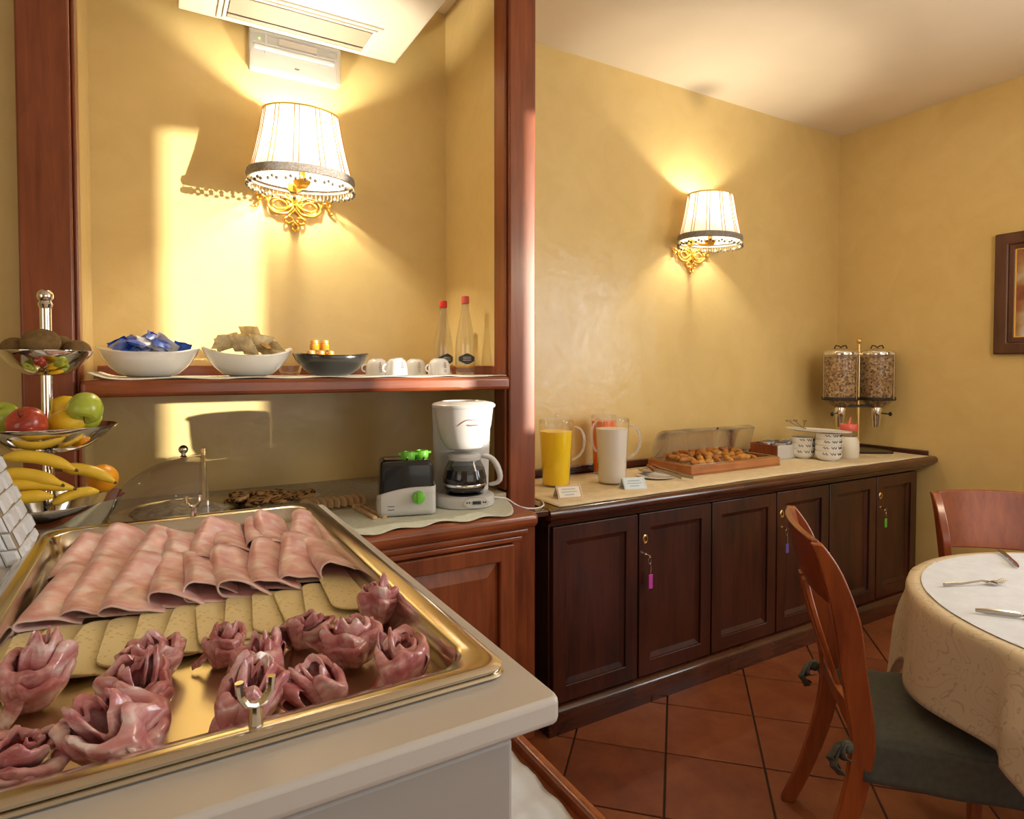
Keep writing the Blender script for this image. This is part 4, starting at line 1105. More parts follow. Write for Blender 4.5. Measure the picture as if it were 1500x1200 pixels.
# ------------------------------------------------------------------ wall sconces
def sconce(x, lab, power):
    yb = 2.4985; yc = 2.352; SXS, SYS = 1.08, 0.84
    t = thing('wall_sconce', lab, 'wall lamp', (x, yb, 1.90), group='wall sconces with fringed shades')
    def L(p): return (p[0], p[1] - yb, p[2] - 1.90)
    def circ(r, z, n=64): return [L((x + 0 * x + r * math.cos(2 * PI * k / n) - x, yc + r * math.sin(2 * PI * k / n), z)) for k in range(n)]
    zt, z0 = 2.315, 2.085
    rt, rb = 0.122, 0.168
    shade = MB().lathe([(rb + (rt - rb) * q / 6 - 0.004 * math.sin(PI * q / 6), z0 + (zt - z0) * q / 6 - 1.90) for q in range(7)], 64, (0, yc - yb, 0), sx=SXS, sy=SYS).build('shade', 'shade_fabric', t)
    sm = MB()
    for k in range(12):
        for da in (-0.055, 0.055):
            a = 2 * PI * (k + 0.5) / 12 + da
            sm.tube([((rb + (rt - rb) * q + 0.0012 - 0.004 * math.sin(PI * q)) * math.cos(a) * SXS, yc - yb + (rb + (rt - rb) * q + 0.0012 - 0.004 * math.sin(PI * q)) * math.sin(a) * SYS, z0 + (zt - z0) * q - 1.90) for q in (0, .25, .5, .75, 1)], 0.0019, 5)
    sm.build('seams', 'card_trim', shade)
    MB().tube([(rt * math.cos(2 * PI * k / 48) * SXS, yc - yb + rt * math.sin(2 * PI * k / 48) * SYS, zt - 1.90) for k in range(48)], 0.0036, 8, True).build('top_trim', 'gold_paint', shade)
    MB().lathe([(rb - 0.001, z0 - 1.90 + 0.016), (rb + 0.006, z0 - 1.90 + 0.014), (rb + 0.009, z0 - 1.90), (rb + 0.006, z0 - 1.90 - 0.014), (rb - 0.001, z0 - 1.90 - 0.016)], 64, (0, yc - yb, 0), sx=SXS, sy=SYS).build('braid', 'shade_trim', shade)
    fr_, fb, fp = MB(), MB(), MB()
    for k in range(72):
        a = 2 * PI * k / 72
        px, py = (rb + 0.003) * math.cos(a) * SXS, yc - yb + (rb + 0.003) * math.sin(a) * SYS
        ln = 0.014 + 0.007 * (k % 2)
        fr_.tube([(px, py, z0 - 1.916), (px * 1.01, py, z0 - 1.916 - ln)], 0.0009, 4)
        (fb if k % 4 else fp).ball((px * 1.01, py, z0 - 1.916 - ln - 0.003), 0.0064, 7, 5)
    fr_.build('fringe', 'bead_pale', shade, kind='stuff')
    fb.build('fringe_beads', 'bead', shade, kind='stuff')
    fp.build('fringe_pale_beads', 'bead_pale', shade, kind='stuff')
    # gilded scrollwork on the wall
    g = MB(); yy = -0.010
    def crv(f, n=40, r=0.0046, closed=False): g.tube([(f(q / (n if closed else n - 1))[0], yy - 0.003 * math.sin(q), f(q / (n if closed else n - 1))[1]) for q in range(n)], r, 7, closed)
    zc = 0.118
    for s in (-1, 1):
        crv(lambda u: (s * (0.052 + 0.046 * math.cos(2 * PI * u)), zc + 0.006 * s * 0 + 0.034 * math.sin(2 * PI * u)), 36, 0.0048, True)
        crv(lambda u: (s * (0.056 + 0.026 * math.cos(2 * PI * u)), zc + 0.017 * math.sin(2 * PI * u)), 30, 0.0042, True)
        crv(lambda u: (s * (0.045 - 0.100 * u), zc + 0.034 - 0.062 * u), 14, 0.0040)
        crv(lambda u: (s * (0.030 - 0.080 * u), zc + 0.040 - 0.066 * u), 14, 0.0040)
        crv(lambda u: (s * (0.030 - 0.055 * u), zc + 0.016 - 0.058 * u), 14, 0.0040)
        crv(lambda u: (s * (0.022 + 0.015 * math.cos(2 * PI * u)), zc - 0.055 + 0.012 * math.sin(2 * PI * u)), 24, 0.0042, True)
        crv(lambda u: (s * (0.098 + 0.045 * u), zc + 0.004 + 0.020 * math.sin(u * 5.2)), 22, 0.0044)
        crv(lambda u: (s * (0.128 + 0.014 * (1 - 0.5 * u) * math.cos(6 * u + 0.6)), zc + 0.018 + 0.014 * (1 - 0.5 * u) * math.sin(6 * u + 0.6)), 24, 0.0040)
    crv(lambda u: (0.011 * math.sin(2 * PI * u), zc - 0.082 + 0.014 * math.cos(2 * PI * u)), 24, 0.0042, True)
    g.build('scroll_bracket', 'gold', t, ang=180)
    MB().lathe([(0.0001, 0.0), (0.030, 0.0), (0.034, 0.004), (0.024, 0.010), (0.0001, 0.012)], 24).build('wall_rose', 'gold', t, loc=(0, -0.001, 0.205), rot=(R(90), 0, 0))
    MB().tube([(0, -0.006, 0.205), (0, -0.070, 0.175), (0, yc - yb + 0.02, 0.160), (0, yc - yb, 0.168), (0, yc - yb, 0.190)], 0.006, 8).build('arm', 'gold', t)
    MB().lathe([(0.0001, 0.150), (0.018, 0.155), (0.030, 0.172), (0.032, 0.178), (0.012, 0.180), (0.012, 0.215)], 20, (0, yc - yb, 0)).build('bulb_cup', 'gold', t)
    MB().lathe([(0.010, 0.215), (0.017, 0.235), (0.015, 0.258), (0.006, 0.280), (0.0001, 0.285)], 16, (0, yc - yb, 0)).build('bulb', 'bulb_glow', t)
    d = bpy.data.lights.new('sconce_light', 'POINT'); d.energy = power; d.color = (1.0, 0.91, 0.72); d.shadow_soft_size = 0.018
    lo = bpy.data.objects.new('sconce_light', d); COL.objects.link(lo); lo.location = (x, yc, 1.90 + 0.318)
sconce(0.476, 'gilded wall sconce with fringed white shade above the shelf', 25)
sconce(2.590, 'gilded wall sconce with fringed white shade above the long sideboard', 15)

# ------------------------------------------------------------------ air conditioner and emergency light
ac = thing('air_conditioner', 'white ceiling air conditioning unit above the niche shelf', 'air conditioner', (0.475, 2.495, 2.640))
cxa, cya = 0.475, 2.495
MB().box(0.085 - cxa, 0.872 - cxa, 1.75 - cya, 2.460 - cya, 0.0, 0.285).build('casing', 'ac_white', ac, bevel=0.006)
ring_rect(MB(), 0.205 - cxa, 0.745 - cxa, 2.225 - cya, 2.440 - cya, 0.014, -0.007, 0.001).build('outlet_frame', 'ac_white', ac, bevel=0.002)
ring_rect(MB(), 0.222 - cxa, 0.728 - cxa, 2.242 - cya, 2.424 - cya, 0.012, -0.011, 0.001).build('outlet_inner_frame', 'ac_white', ac, bevel=0.002)
MB().box(0.232 - cxa, 0.718 - cxa, 2.252 - cya, 2.414 - cya, -0.003, -0.0005).build('outlet_slot', 'ac_dark', ac, smooth=False)
MB().box(0.236 - cxa, 0.714 - cxa, 2.258 - cya, 2.372 - cya, -0.012, -0.006).build('louvre', 'ac_grille', ac, bevel=0.002)
MB().box(0.236 - cxa, 0.714 - cxa, 2.386 - cya, 2.408 - cya, -0.010, -0.005).build('louvre', 'ac_grille', ac, bevel=0.002)
el = thing('emergency_light', 'rectangular clear emergency light on the wall under the air conditioner', 'emergency light', (0.480, 2.498, 2.495))
MB().box(-0.160, 0.160, -0.012, 0, 0.004, 0.146).build('back_plate', 'white_plastic', el, bevel=0.003)
MB().box(-0.166, 0.166, -0.052, -0.0125, 0.0, 0.142).build('lens', 'emergency_lens', el, bevel=0.006)
MB().tube([(-0.145, -0.026, 0.088), (0.145, -0.026, 0.088)], 0.008, 10).build('lamp_tube', 'packet_white', el)
MB().box(-0.150, 0.150, -0.030, -0.0135, 0.100, 0.104).box(-0.106, -0.103, -0.030, -0.0135, 0.07, 0.138).build('reflector', 'white_plastic', el)
MB().box(-0.06, 0.08, -0.030, -0.014, 0.112, 0.134).build('battery', 'ac_grille', el)
MB().ball((-0.128, -0.030, 0.118), 0.0042, 8, 6).build('indicator', 'led_green', el)
MB().tube([(-0.008, -0.0528, 0.022), (0.0, -0.0528, 0.028), (0.008, -0.0528, 0.022)], 0.0012, 5).tube([(-0.008, -0.0528, 0.028), (0.0, -0.0528, 0.022), (0.010, -0.0528, 0.029)], 0.0012, 5).build('maker_mark', 'ink', el)

# ------------------------------------------------------------------ juice jugs
BZ = 0.8800
def jug(loc, juice, fill, lab, rz, rt=0.076, rb=0.056, h=0.285, hr=1):
    t = thing('juice_jug', lab, 'jug', loc, rz, 'glass juice jugs on the sideboard')
    MB().lathe([(0.0001, 0.0), (rb, 0.0), (rb + 0.004, 0.006), (rb + (rt - rb) * 0.5, h * 0.5), (rt, h), (rt + 0.002, h + 0.002), (rt - 0.001, h)], 36).build('glass', 'jug_glass', t)
    MB().lathe([(0.0001, 0.008), (rb - 0.002, 0.008), (rb + 0.001, 0.013), (rb + (rt - rb) * fill * 0.97 - 0.002, h * fill), (0.0001, h * fill)], 36).build('juice', juice, t)
    MB().lathe([(0.0001, h + 0.010), (rt - 0.008, h + 0.010), (rt - 0.004, h + 0.004), (rt - 0.004, h - 0.012)], 30).lathe([(0.004, h + 0.010), (0.004, h + 0.018), (0.010, h + 0.022), (0.009, h + 0.030), (0.0001, h + 0.032)], 14).build('lid', 'jug_glass', t)
    rm = rb + (rt - rb) * 0.93; rl = rb + (rt - rb) * 0.40
    MB().tube([(rm, 0, h * 0.90), (rm + 0.030, 0, h * 0.90), (rm + 0.050, 0, h * 0.78), (rm + 0.052, 0, h * 0.62), (rm + 0.035, 0, h * 0.46), (rl, 0, h * 0.38)], [0.006, 0.0065, 0.007, 0.007, 0.0065, 0.006], 10).build('handle', 'handle_glass', t, sub=1)
jug((1.520, 2.240, BZ), 'juice_yellow', 0.84, 'tall glass jug of yellow juice next to the wooden post', R(-30))
jug((1.900, 2.385, BZ), 'juice_orange', 0.92, 'glass jug of orange juice standing behind the milk jug', R(200), 0.062, 0.048, 0.280)
jug((1.768, 2.160, BZ), 'milk', 0.86, 'tall glass jug of milky drink between the two name cards', R(-30), 0.076, 0.058)

def tent_card(loc, rz, m, trim, lab, inkm):
    t = thing('name_card', lab, 'card', loc, rz, 'name cards in front of the jugs')
    a = R(55); l = 0.052; w = 0.052
    for s in (-1, 1):
        vs = []
        for q in (0, 0.0016):
            vs += [(-w, s * 0.030 + s * q, 0), (w, s * 0.030 + s * q, 0), (w, s * q, 0.045), (-w, s * q, 0.045)]
        MB().add(vs, [(0, 1, 2, 3), (4, 7, 6, 5), (0, 4, 5, 1), (1, 5, 6, 2), (2, 6, 7, 3), (3, 7, 4, 0)]).build('leaf', m, t, smooth=False)
    def P(x, k): return (x, -0.030 * (1 - k) - 0.0022, 0.045 * k + 0.0006)
    tk = MB()
    for k0 in (0.05, 0.95):
        tk.tube([P(-0.048, k0), P(0.048, k0)], 0.0011, 4)
    for x0 in (-0.048, 0.048):
        tk.tube([P(x0, 0.05), P(x0, 0.95)], 0.0011, 4)
    tk.build('border', trim, t)
    lk = MB()
    for r_, (x0, x1) in enumerate(((-0.030, 0.026), (-0.034, 0.032), (-0.022, 0.018))):
        n = 18
        lk.tube([P(x0 + (x1 - x0) * q / n, 0.72 - 0.22 * r_ + 0.035 * math.sin(q * 2.3 + r_)) for q in range(n + 1)], 0.0008, 4)
    lk.build('lettering', inkm, t)
tent_card((1.428, 2.020, BZ), R(-12), 'card', 'card_trim', 'cream name card with orange border before the yellow juice', 'card_blue_ink')
tent_card((1.775, 2.028, BZ), R(-16), 'card_blue', 'card_blue', 'pale blue name card in front of the milky jug', 'card_blue_ink')

# serving plate with spoon and tongs
sp = thing('small_plate', 'small white plate under serving spoon beside the pastry case', 'plate', (2.035, 2.170, BZ))
MB().lathe([(0.0001, 0.003), (0.055, 0.003), (0.085, 0.011), (0.087, 0.009), (0.058, 0.0), (0.0001, 0.0)], 30).build('dish', 'white_ceramic', sp)
so = thing('serving_spoon', 'steel serving spoon resting on the small plate', 'spoon', (2.035, 2.170, BZ + 0.012))
MB().grid(16, 16, lambda u, v: (0.005 + 0.038 * (u - .5) * 2 * math.sqrt(max(0, 1 - ((2 * v - 1) ** 2) / 2)), 0.06 + 0.048 * (v - .5) * 2 * math.sqrt(max(0, 1 - ((2 * u - 1) ** 2) / 2)), 0.020 - 0.018 * max(0, 1 - ((2 * u - 1) ** 2 + (2 * v - 1) ** 2) / 2))).build('bowl', 'cutlery_steel', so, solid=0.002)
MB().tube([(0.004, 0.014, 0.018), (0.010, -0.04, 0.020), (0.028, -0.14, 0.004)], [0.005, 0.005, 0.007], 8, flat=0.5).build('handle', 'cutlery_steel', so)
st = thing('pastry_tongs', 'steel pastry tongs lying across the small plate', 'tongs', (2.075, 2.170, BZ + 0.020))
for s in (-1, 1):
    MB().tube([(0.012 * s, 0.085, 0.024), (0.012 * s, 0.03, 0.010 + 0.006 * s), (0.016 + 0.006 * s, -0.06, 0.004 + 0.004 * s), (0.036, -0.165, -0.002)], [0.009, 0.007, 0.006, 0.008], 8, flat=0.35).build('arm', 'cutlery_steel', st)

# ------------------------------------------------------------------ pastry case
pc = thing('pastry_case', 'wooden pastry case with open clear roll-top lid', 'pastry case', (2.53, 2.255, BZ))
W2, D2 = 0.325, 0.150
MB().box(-W2, W2, -D2, D2, 0.0, 0.006).build('bottom', 'box_wood', pc, smooth=False)
ring_rect(MB(), -W2, W2, -D2, D2, 0.016, 0.006, 0.046).build('frame', 'box_wood', pc, bevel=0.003)
ring_rect(MB(), -W2 + 0.010, W2 - 0.010, -D2 + 0.010, D2 - 0.010, 0.014, 0.046, 0.050).build('steel_edge', 'steel', pc, bevel=0.001)
MB().box(-W2 + 0.02, W2 - 0.02, -D2 + 0.02, D2 - 0.02, 0.026, 0.030).build('inner_tray', 'steel', pc, smooth=False)
lid = MB()
def lidf(u, v):
    a = R(185 - 118 * u)
    return (-W2 + 0.012 + (2 * W2 - 0.024) * v, 0.040 - 0.158 * math.cos(a) * 0.62, 0.050 + 0.150 * max(0, math.sin(a)))
lo_ = lid.grid(20, 4, lambda u, v: lidf(u, v)).build('roll_lid', 'acrylic', pc, solid=0.002)
for xx in (-W2 + 0.012, W2 - 0.012):
    e = MB(); ptsl = [lidf(q / 16, 0) for q in range(17)]
    n = len(ptsl)
    e.add([(xx, p[1], p[2]) for p in ptsl] + [(xx, 0.040, 0.050)], [(k, k + 1, n) for k in range(n - 1)])
    e.build('end_panel', 'acrylic', pc, solid=0.0016)
fe = lidf(1, 0)
MB().tube([(-W2 + 0.012, fe[1], fe[2]), (W2 - 0.012, fe[1], fe[2])], 0.003, 8).build('lid_edge', 'acrylic', pc)
MB().ball((0.02, fe[1] - 0.002, fe[2] + 0.010), 0.006, 10, 8).build('lid_knob', 'ink', pc)
rnd = random.Random(11)
pk = 0
for iy in range(4):
    for ix in range(9):
        if (ix, iy) in ((8, 0), (8, 1)): continue
        mb = MB()
        s = rnd.uniform(1.15, 1.5)
        pts = []; rs = []
        for q in range(7):
            a = R(-70 + 140 * q / 6)
            pts.append((0.026 * math.sin(a) * s, 0.016 * (1 - math.cos(a)) * s, 0.012))
            rs.append(s * (0.003 + (0.0095 if q % 2 else 0.0112) * math.sin(PI * (q + 0.35) / 6.7)))
        mb.tube(pts, rs, 8)
        o = mb.build('pastry', 'pastry' if rnd.random() < 0.65 else 'pastry_pale', sub=1, ang=180)
        o.location = (2.53 - 0.26 + 0.060 * ix + rnd.uniform(-.008, .008), 2.255 - 0.098 + 0.060 * iy + rnd.uniform(-.008, .008), BZ + 0.036 + 0.010 * iy * 0.6 + rnd.uniform(0, 0.008))
        o.rotation_euler = (R(rnd.uniform(-15, 15)), R(rnd.uniform(-12, 12)), rnd.uniform(0, 6.28))
        tag(o, ORD[ix] + ' pastry from the left in the ' + ('front row', 'second row from the front', 'second row from the back', 'back row')[iy] + ' of the pastry case', 'pastry', 'small pastries in the pastry case')

# ------------------------------------------------------------------ jam box
jb = thing('jam_box', 'open wooden box with white front full of jam portions', 'box', (3.130, 2.330, BZ))
MB().box(-0.115, 0.115, -0.085, 0.085, 0.0, 0.006).build('bottom', 'box_wood', jb, smooth=False)
MB().box(-0.121, -0.113, -0.090, 0.090, 0.0, 0.080).build('side', 'red_wood', jb, bevel=0.002)
MB().box(0.113, 0.121, -0.090, 0.090, 0.0, 0.080).build('side', 'red_wood', jb, bevel=0.002)
MB().box(-0.113, 0.113, 0.084, 0.090, 0.0, 0.080).build('back', 'red_wood', jb, bevel=0.002)
MB().box(-0.113, 0.113, -0.092, -0.085, 0.0, 0.078).build('front', 'white_plastic', jb, bevel=0.002)
for k in range(18):
    ix, iy = k % 6, k // 6
    mt = ('jam_silver', 'jam_blue', 'jam_silver', 'jam_red', 'label_dark')[(k * 7) % 5]
    o = thing('jam_portion', {'jam_silver': 'silver', 'jam_blue': 'blue', 'jam_red': 'red', 'label_dark': 'dark'}[mt] + ' foil jam portion, ' + ORD[ix] + ' from the left in the ' + ('front', 'middle', 'back')[iy] + ' row of the jam box', 'jam portion', (3.130 - 0.090 + 0.036 * ix, 2.330 - 0.052 + 0.052 * iy, BZ + 0.062 + 0.006 * ((k * 5) % 4)), rnd.uniform(-.4, .4), 'jam portions in the jam box')
    MB().loft([[(x, y, 0.0) for x, y in rrect(-0.011, 0.011, -0.016, 0.016, 0.004, 3)], [(x, y, 0.012) for x, y in rrect(-0.014, 0.014, -0.019, 0.019, 0.004, 3)]], cap0=True).build('cup', 'packet_white', o)
    MB().prism(rrect(-0.016, 0.016, -0.021, 0.021, 0.004, 3), 0.012, 0.0132).build('foil', mt, o)

# ------------------------------------------------------------------ stacked bowls, platter, bottle
def stack_bowl(loc, lab, r, grp, marks=True, rz=0):
    t = thing('cereal_bowl', lab, 'bowl', loc, rz, grp)
    MB().lathe([(0.0001, 0.002), (r * 0.62, 0.0), (r * 0.66, 0.004), (r * 0.92, 0.014), (r, 0.030), (r, 0.052), (r - 0.003, 0.052), (r - 0.004, 0.030), (r * 0.88, 0.018), (0.0001, 0.008)], 30).build('body', 'white_ceramic', t, ang=50)
    mk = MB()
    for s in range(3):
        a0 = R(-172 + 34 * s)
        mk.tube([((r + 0.0006) * math.cos(a0 + q * 0.07), (r + 0.0006) * math.sin(a0 + q * 0.07), 0.041 + 0.007 * math.sin(q * 2.1 + s)) for q in range(7)], 0.0018, 5)
    mk.build('lettering', 'ink', t)
for k in range(4):
    stack_bowl((3.250, 2.090, BZ + 0.0335 * k), ('bottom', 'second', 'third', 'top')[k] + ' white lettered bowl of the front stack, counted from below', 0.068, 'stacked white bowls', rz=0.06 * k)
for k in range(3):
    stack_bowl((3.215, 2.222, BZ + 0.0335 * k), ('bottom', 'middle', 'top')[k] + ' white lettered bowl of the rear stack behind the front one', 0.064, 'stacked white bowls', rz=0.1 * k)
zt = BZ + 0.0335 * 3 + 0.0535
op = thing('oval_platter', 'long white platter lying on top of the bowl stacks', 'platter', (3.235, 2.150, zt), R(98))
MB().lathe([(0.0001, 0.0), (0.75, 0.0), (1.0, 0.010), (1.0, 0.013), (0.75, 0.004), (0.0001, 0.004)], 36, sx=0.185, sy=0.085).build('dish', 'white_ceramic', op)
for k, (dx, a) in enumerate(((-0.01, 30), (0.03, 70), (0.05, 110))):
    s = thing('teaspoon', ('leftmost', 'middle', 'rightmost')[k] + ' dark teaspoon sticking up from the white platter', 'spoon', (3.215 + dx, 2.215 + 0.01 * k, zt + 0.006), R(a), 'teaspoons on the white platter')
    MB().tube([(0, 0, 0.002), (0.05, 0, 0.016), (0.09, 0, 0.036)], [0.002, 0.0025, 0.0035], 8, flat=0.6).build('handle', 'cutlery_steel', s)
    MB().ball((0.100, 0, 0.043), 0.014, 12, 8, 1.3, 0.8, 0.4).build('bowl', 'cutlery_steel', s)
mbt = thing('milk_bottle', 'squat milk bottle with red cap beside the white bowls', 'bottle', (3.440, 2.090, BZ))
MB().lathe([(0.0001, 0.0), (0.050, 0.0), (0.054, 0.006), (0.056, 0.050), (0.054, 0.095), (0.046, 0.112), (0.042, 0.122)], 28).build('body', 'milk_bottle', mbt)
MB().lathe([(0.042, 0.120), (0.042, 0.160), (0.040, 0.168)], 28).build('neck', 'jug_glass', mbt)
MB().lathe([(0.047, 0.158), (0.048, 0.164), (0.048, 0.186), (0.044, 0.194), (0.0001, 0.196)], 24).build('cap', 'pink_cap', mbt)
MB().tube([(0.004, 0, 0.195), (0.008, 0, 0.212), (0.018, 0, 0.232)], [0.006, 0.005, 0.004], 8).build('spout', 'pink_cap', mbt)

# ------------------------------------------------------------------ cereal dispenser
cd = thing('cereal_dispenser', 'twin clear cereal dispenser on a stand in the corner', 'cereal dispenser', (3.752, 2.222, BZ), R(-30))
MB().prism(rrect(-0.16, 0.16, -0.125, 0.10, 0.03), 0.0, 0.012).build('base', 'black_tray', cd, bevel=0.003)
MB().tube([(0, 0.0, 0.012), (0, 0.0, 0.660)], 0.010, 12).build('post', 'brass', cd)
MB().ball((0, 0, 0.680), 0.017, 14, 10).build('finial', 'brass', cd)
MB().box(-0.13, 0.13, -0.012, 0.012, 0.272, 0.288).build('carrier', 'black_tray', cd, bevel=0.003)
for s in (-1, 1):
    x = s * 0.112
    can = MB().lathe([(0.030, 0.268), (0.094, 0.316), (0.098, 0.330), (0.098, 0.600)], 36, (x, 0, 0)).build('canister', 'jug_glass', cd)
    MB().lathe([(0.0001, 0.272), (0.028, 0.272), (0.090, 0.319), (0.094, 0.332), (0.094, 0.582), (0.0001, 0.586)], 32, (x, 0, 0)).build('cereal', 'cereal', can)
    MB().lathe([(0.101, 0.594), (0.102, 0.606), (0.096, 0.618), (0.060, 0.630), (0.020, 0.636), (0.0001, 0.636)], 32, (x, 0, 0)).build('lid', 'chrome', can, ang=50)
    MB().tube([(x - 0.040, 0, 0.634), (x - 0.030, 0, 0.652), (x - 0.012, 0, 0.648), (x, 0, 0.640), (x + 0.012, 0, 0.648), (x + 0.030, 0, 0.652), (x + 0.040, 0, 0.634)], 0.004, 8).build('lid_handle', 'ink', can)
    MB().lathe([(0.101, 0.316), (0.104, 0.322), (0.104, 0.332), (0.100, 0.336)], 32, (x, 0, 0)).build('lower_ring', 'ink', can)
    for k in range(3):
        a = R(-90 + 120 * k + 30)
        MB().tube([(x + 0.102 * math.cos(a), 0.102 * math.sin(a), 0.325), (x + 0.102 * math.cos(a), 0.102 * math.sin(a), 0.605)], 0.003, 8).build('rod', 'chrome', can)
    MB().lathe([(0.032, 0.272), (0.034, 0.250), (0.030, 0.215), (0.024, 0.180), (0.022, 0.150), (0.018, 0.150), (0.020, 0.180)], 20, (x, 0, 0)).build('chute', 'chrome', cd)
    MB().tube([(x + s * 0.028, -0.01, 0.235), (x + s * 0.060, -0.03, 0.232)], 0.004, 8).ball((x + s * 0.066, -0.034, 0.232), 0.013, 12, 8, 0.7).build('turn_knob', 'black_tray', cd)

# ------------------------------------------------------------------ picture on the right wall
pf = thing('framed_picture', 'dark wood framed picture hanging on the right wall', 'picture', (3.966, 1.235, 1.467))
def mir(y): return y - 1.235
ring_rect(MB(), mir(0.875), mir(1.596), 0.0, 0.645, 0.062, -0.034, 0.0, 'x').build('frame', 'frame_wood', pf, bevel=0.008)
ring_rect(MB(), mir(0.935), mir(1.536), 0.060, 0.585, 0.030, -0.024, -0.002, 'x').build('inner_frame', 'frame_wood', pf, bevel=0.006)
ring_rect(MB(), mir(0.963), mir(1.508), 0.088, 0.557, 0.006, -0.020, -0.004, 'x').build('gilt_slip', 'gold_paint', pf, bevel=0.001)
MB().box(-0.010, -0.004, mir(0.968), mir(1.503), 0.092, 0.553).build('print', 'print', pf, smooth=False)

# ------------------------------------------------------------------ chairs
def swept(pts, w, d, n=1):
    """tapered rectangular bar along pts; w,d lists of half sizes (x, y)"""
    rings = []
    for i, p in enumerate(pts):
        rings.append([(p[0] + sx * w[i], p[1] + sy * d[i], p[2]) for sx, sy in ((-1, -1), (1, -1), (1, 1), (-1, 1))])
    return MB().loft(rings, cap0=True, cap1=True)
def chair(lab, loc, rz, zt=0.955, rh=0.165, splats=True):
    kz = (zt - 0.50) / 0.455
    t = thing('dining_chair', lab, 'chair', loc, rz, 'wooden dining chairs')
    # local: +Y faces the table, back at -Y
    for s in (-1, 1):
        key = [(s * 0.200, -0.320, 0.0), (s * 0.198, -0.268, 0.13), (s * 0.195, -0.222, 0.29), (s * 0.194, -0.202, 0.42), (s * 0.196, -0.206, 0.50), (s * 0.203, -0.226, 0.50 + 0.12 * kz), (s * 0.209, -0.246, 0.50 + 0.26 * kz), (s * 0.213, -0.282, 0.50 + 0.38 * kz), (s * 0.216, -0.318, zt - 0.004)]
        kd = [0.020, 0.022, 0.026, 0.028, 0.029, 0.031, 0.032, 0.024, 0.013]
        pts = []; dd = []
        for i in range(len(key) - 1):
            p0, p1, p2, p3 = [Vector(key[max(0, min(len(key) - 1, i + q))]) for q in (-1, 0, 1, 2)]
            for q in range(5):
                t_ = q / 5
                pts.append(0.5 * ((2 * p1) + (-p0 + p2) * t_ + (2 * p0 - 5 * p1 + 4 * p2 - p3) * t_ ** 2 + (-p0 + 3 * p1 - 3 * p2 + p3) * t_ ** 3))
                dd.append(kd[i] * (1 - t_) + kd[i + 1] * t_)
        pts.append(Vector(key[-1])); dd.append(kd[-1])
        swept([tuple(p) for p in pts], [0.015] * len(pts), dd).build('rear_leg', 'chair_wood', t, bevel=0.004)
        front = [(s * 0.190, 0.190, 0.0), (s * 0.194, 0.196, 0.22), (s * 0.196, 0.198, 0.42)]
        swept(front, [0.014, 0.018, 0.021], [0.014, 0.018, 0.021]).build('leg', 'chair_wood', t, bevel=0.004)
    # curved top rail and waisted splat with an oval opening
    def rail(u, v, off):
        x = -0.206 + 0.412 * u
        z = zt - rh + rh * v + (0.008 * (1 - (2 * u - 1) ** 2) if v > 0.5 else 0)
        y = -0.272 - 0.046 * (v) - 0.030 * (1 - (2 * u - 1) ** 2) + off
        return (x, y, z)
    r_ = MB()
    n = 16
    for v0, v1 in ((0, 1),):
        rings = []
        for q in range(n + 1):
            u = q / n
            rings.append([rail(u, 0, -0.010), rail(u, 0, 0.010), rail(u, 0.5, 0.009), rail(u, 1, 0.009), rail(u, 1, -0.010), rail(u, 0.5, -0.011)])
        r_.loft(rings, cap0=True, cap1=True)
    r_.build('top_rail', 'chair_wood', t, bevel=0.004)
    for s in ((-1, 1) if splats else ()):
        pts = []
        for q in range(11):
            v = q / 10
            z = 0.500 + 0.300 * v
            xo = s * (0.030 + 0.042 * math.sin(PI * v))
            pts.append((xo, -0.224 - 0.030 * math.sin(PI * v * 0.5) - 0.060 * v, z))
        swept(pts, [0.020] * 11, [0.007] * 11).build('splat', 'chair_wood', t, bevel=0.003)
    swept([(-0.190, -0.216, 0.505), (-0.1, -0.234, 0.505), (0.1, -0.234, 0.505), (0.190, -0.216, 0.505)], [0.001] * 4, [0.010] * 4)
    rl = MB(); rings = []
    for q in range(13):
        u = q / 12; x = -0.192 + 0.384 * u; y = -0.214 - 0.020 * (1 - (2 * u - 1) ** 2)
        rings.append([(x, y - 0.009, 0.480), (x, y + 0.009, 0.480), (x, y + 0.009, 0.520), (x, y - 0.009, 0.520)])
    rl.loft(rings, cap0=True, cap1=True).build('lower_rail', 'chair_wood', t, bevel=0.003)
    sf = MB()
    ring_rect(sf, -0.205, 0.205, -0.200, 0.215, 0.022, 0.385, 0.425)
    sf.build('seat_frame', 'chair_wood', t, bevel=0.003)
    # cushion cover with hanging skirt
    cu = MB()
    def top(u, v):
        x = (-0.215 + 0.43 * u) * (0.93 + 0.09 * v); y = -0.205 + 0.435 * v
        e = min(1, 8 * min(u, 1 - u)) * min(1, 8 * min(v, 1 - v))
        return (x, y, 0.450 + 0.018 * e ** 0.5 + 0.004 * noise.noise(Vector((x * 9, y * 9, 0))))
    cu.grid(20, 20, top)
    cu.build('cushion', 'seat_cloth', t, solid=0.004)
    MB().box(-0.195, 0.195, -0.195, 0.215, 0.425, 0.452).build('seat_pad', 'seat_cloth', t, bevel=0.01)
    def wall_f(pa, pb, drop, k):
        def fn(u, v):
            x = pa[0] + (pb[0] - pa[0]) * u; y = pa[1] + (pb[1] - pa[1]) * u
            nx, ny = (pb[1] - pa[1]), -(pb[0] - pa[0])
            L = math.hypot(nx, ny); o = 0.006 * v + 0.005 * math.sin(u * 11 + k) * v
            return (x + nx / L * o, y + ny / L * o, 0.452 - drop * v + 0.003 * math.sin(u * 9 + k) * v)
        return fn
    for pa, pb, k in (((-0.200, -0.200), (-0.219, 0.230), 0), ((0.219, 0.230), (0.200, -0.200), 2), ((-0.219, 0.230), (0.219, 0.230), 1)):
        MB().grid(24, 8, wall_f(pb, pa, 0.105, k)).build('skirt', 'seat_cloth', t, solid=0.003)
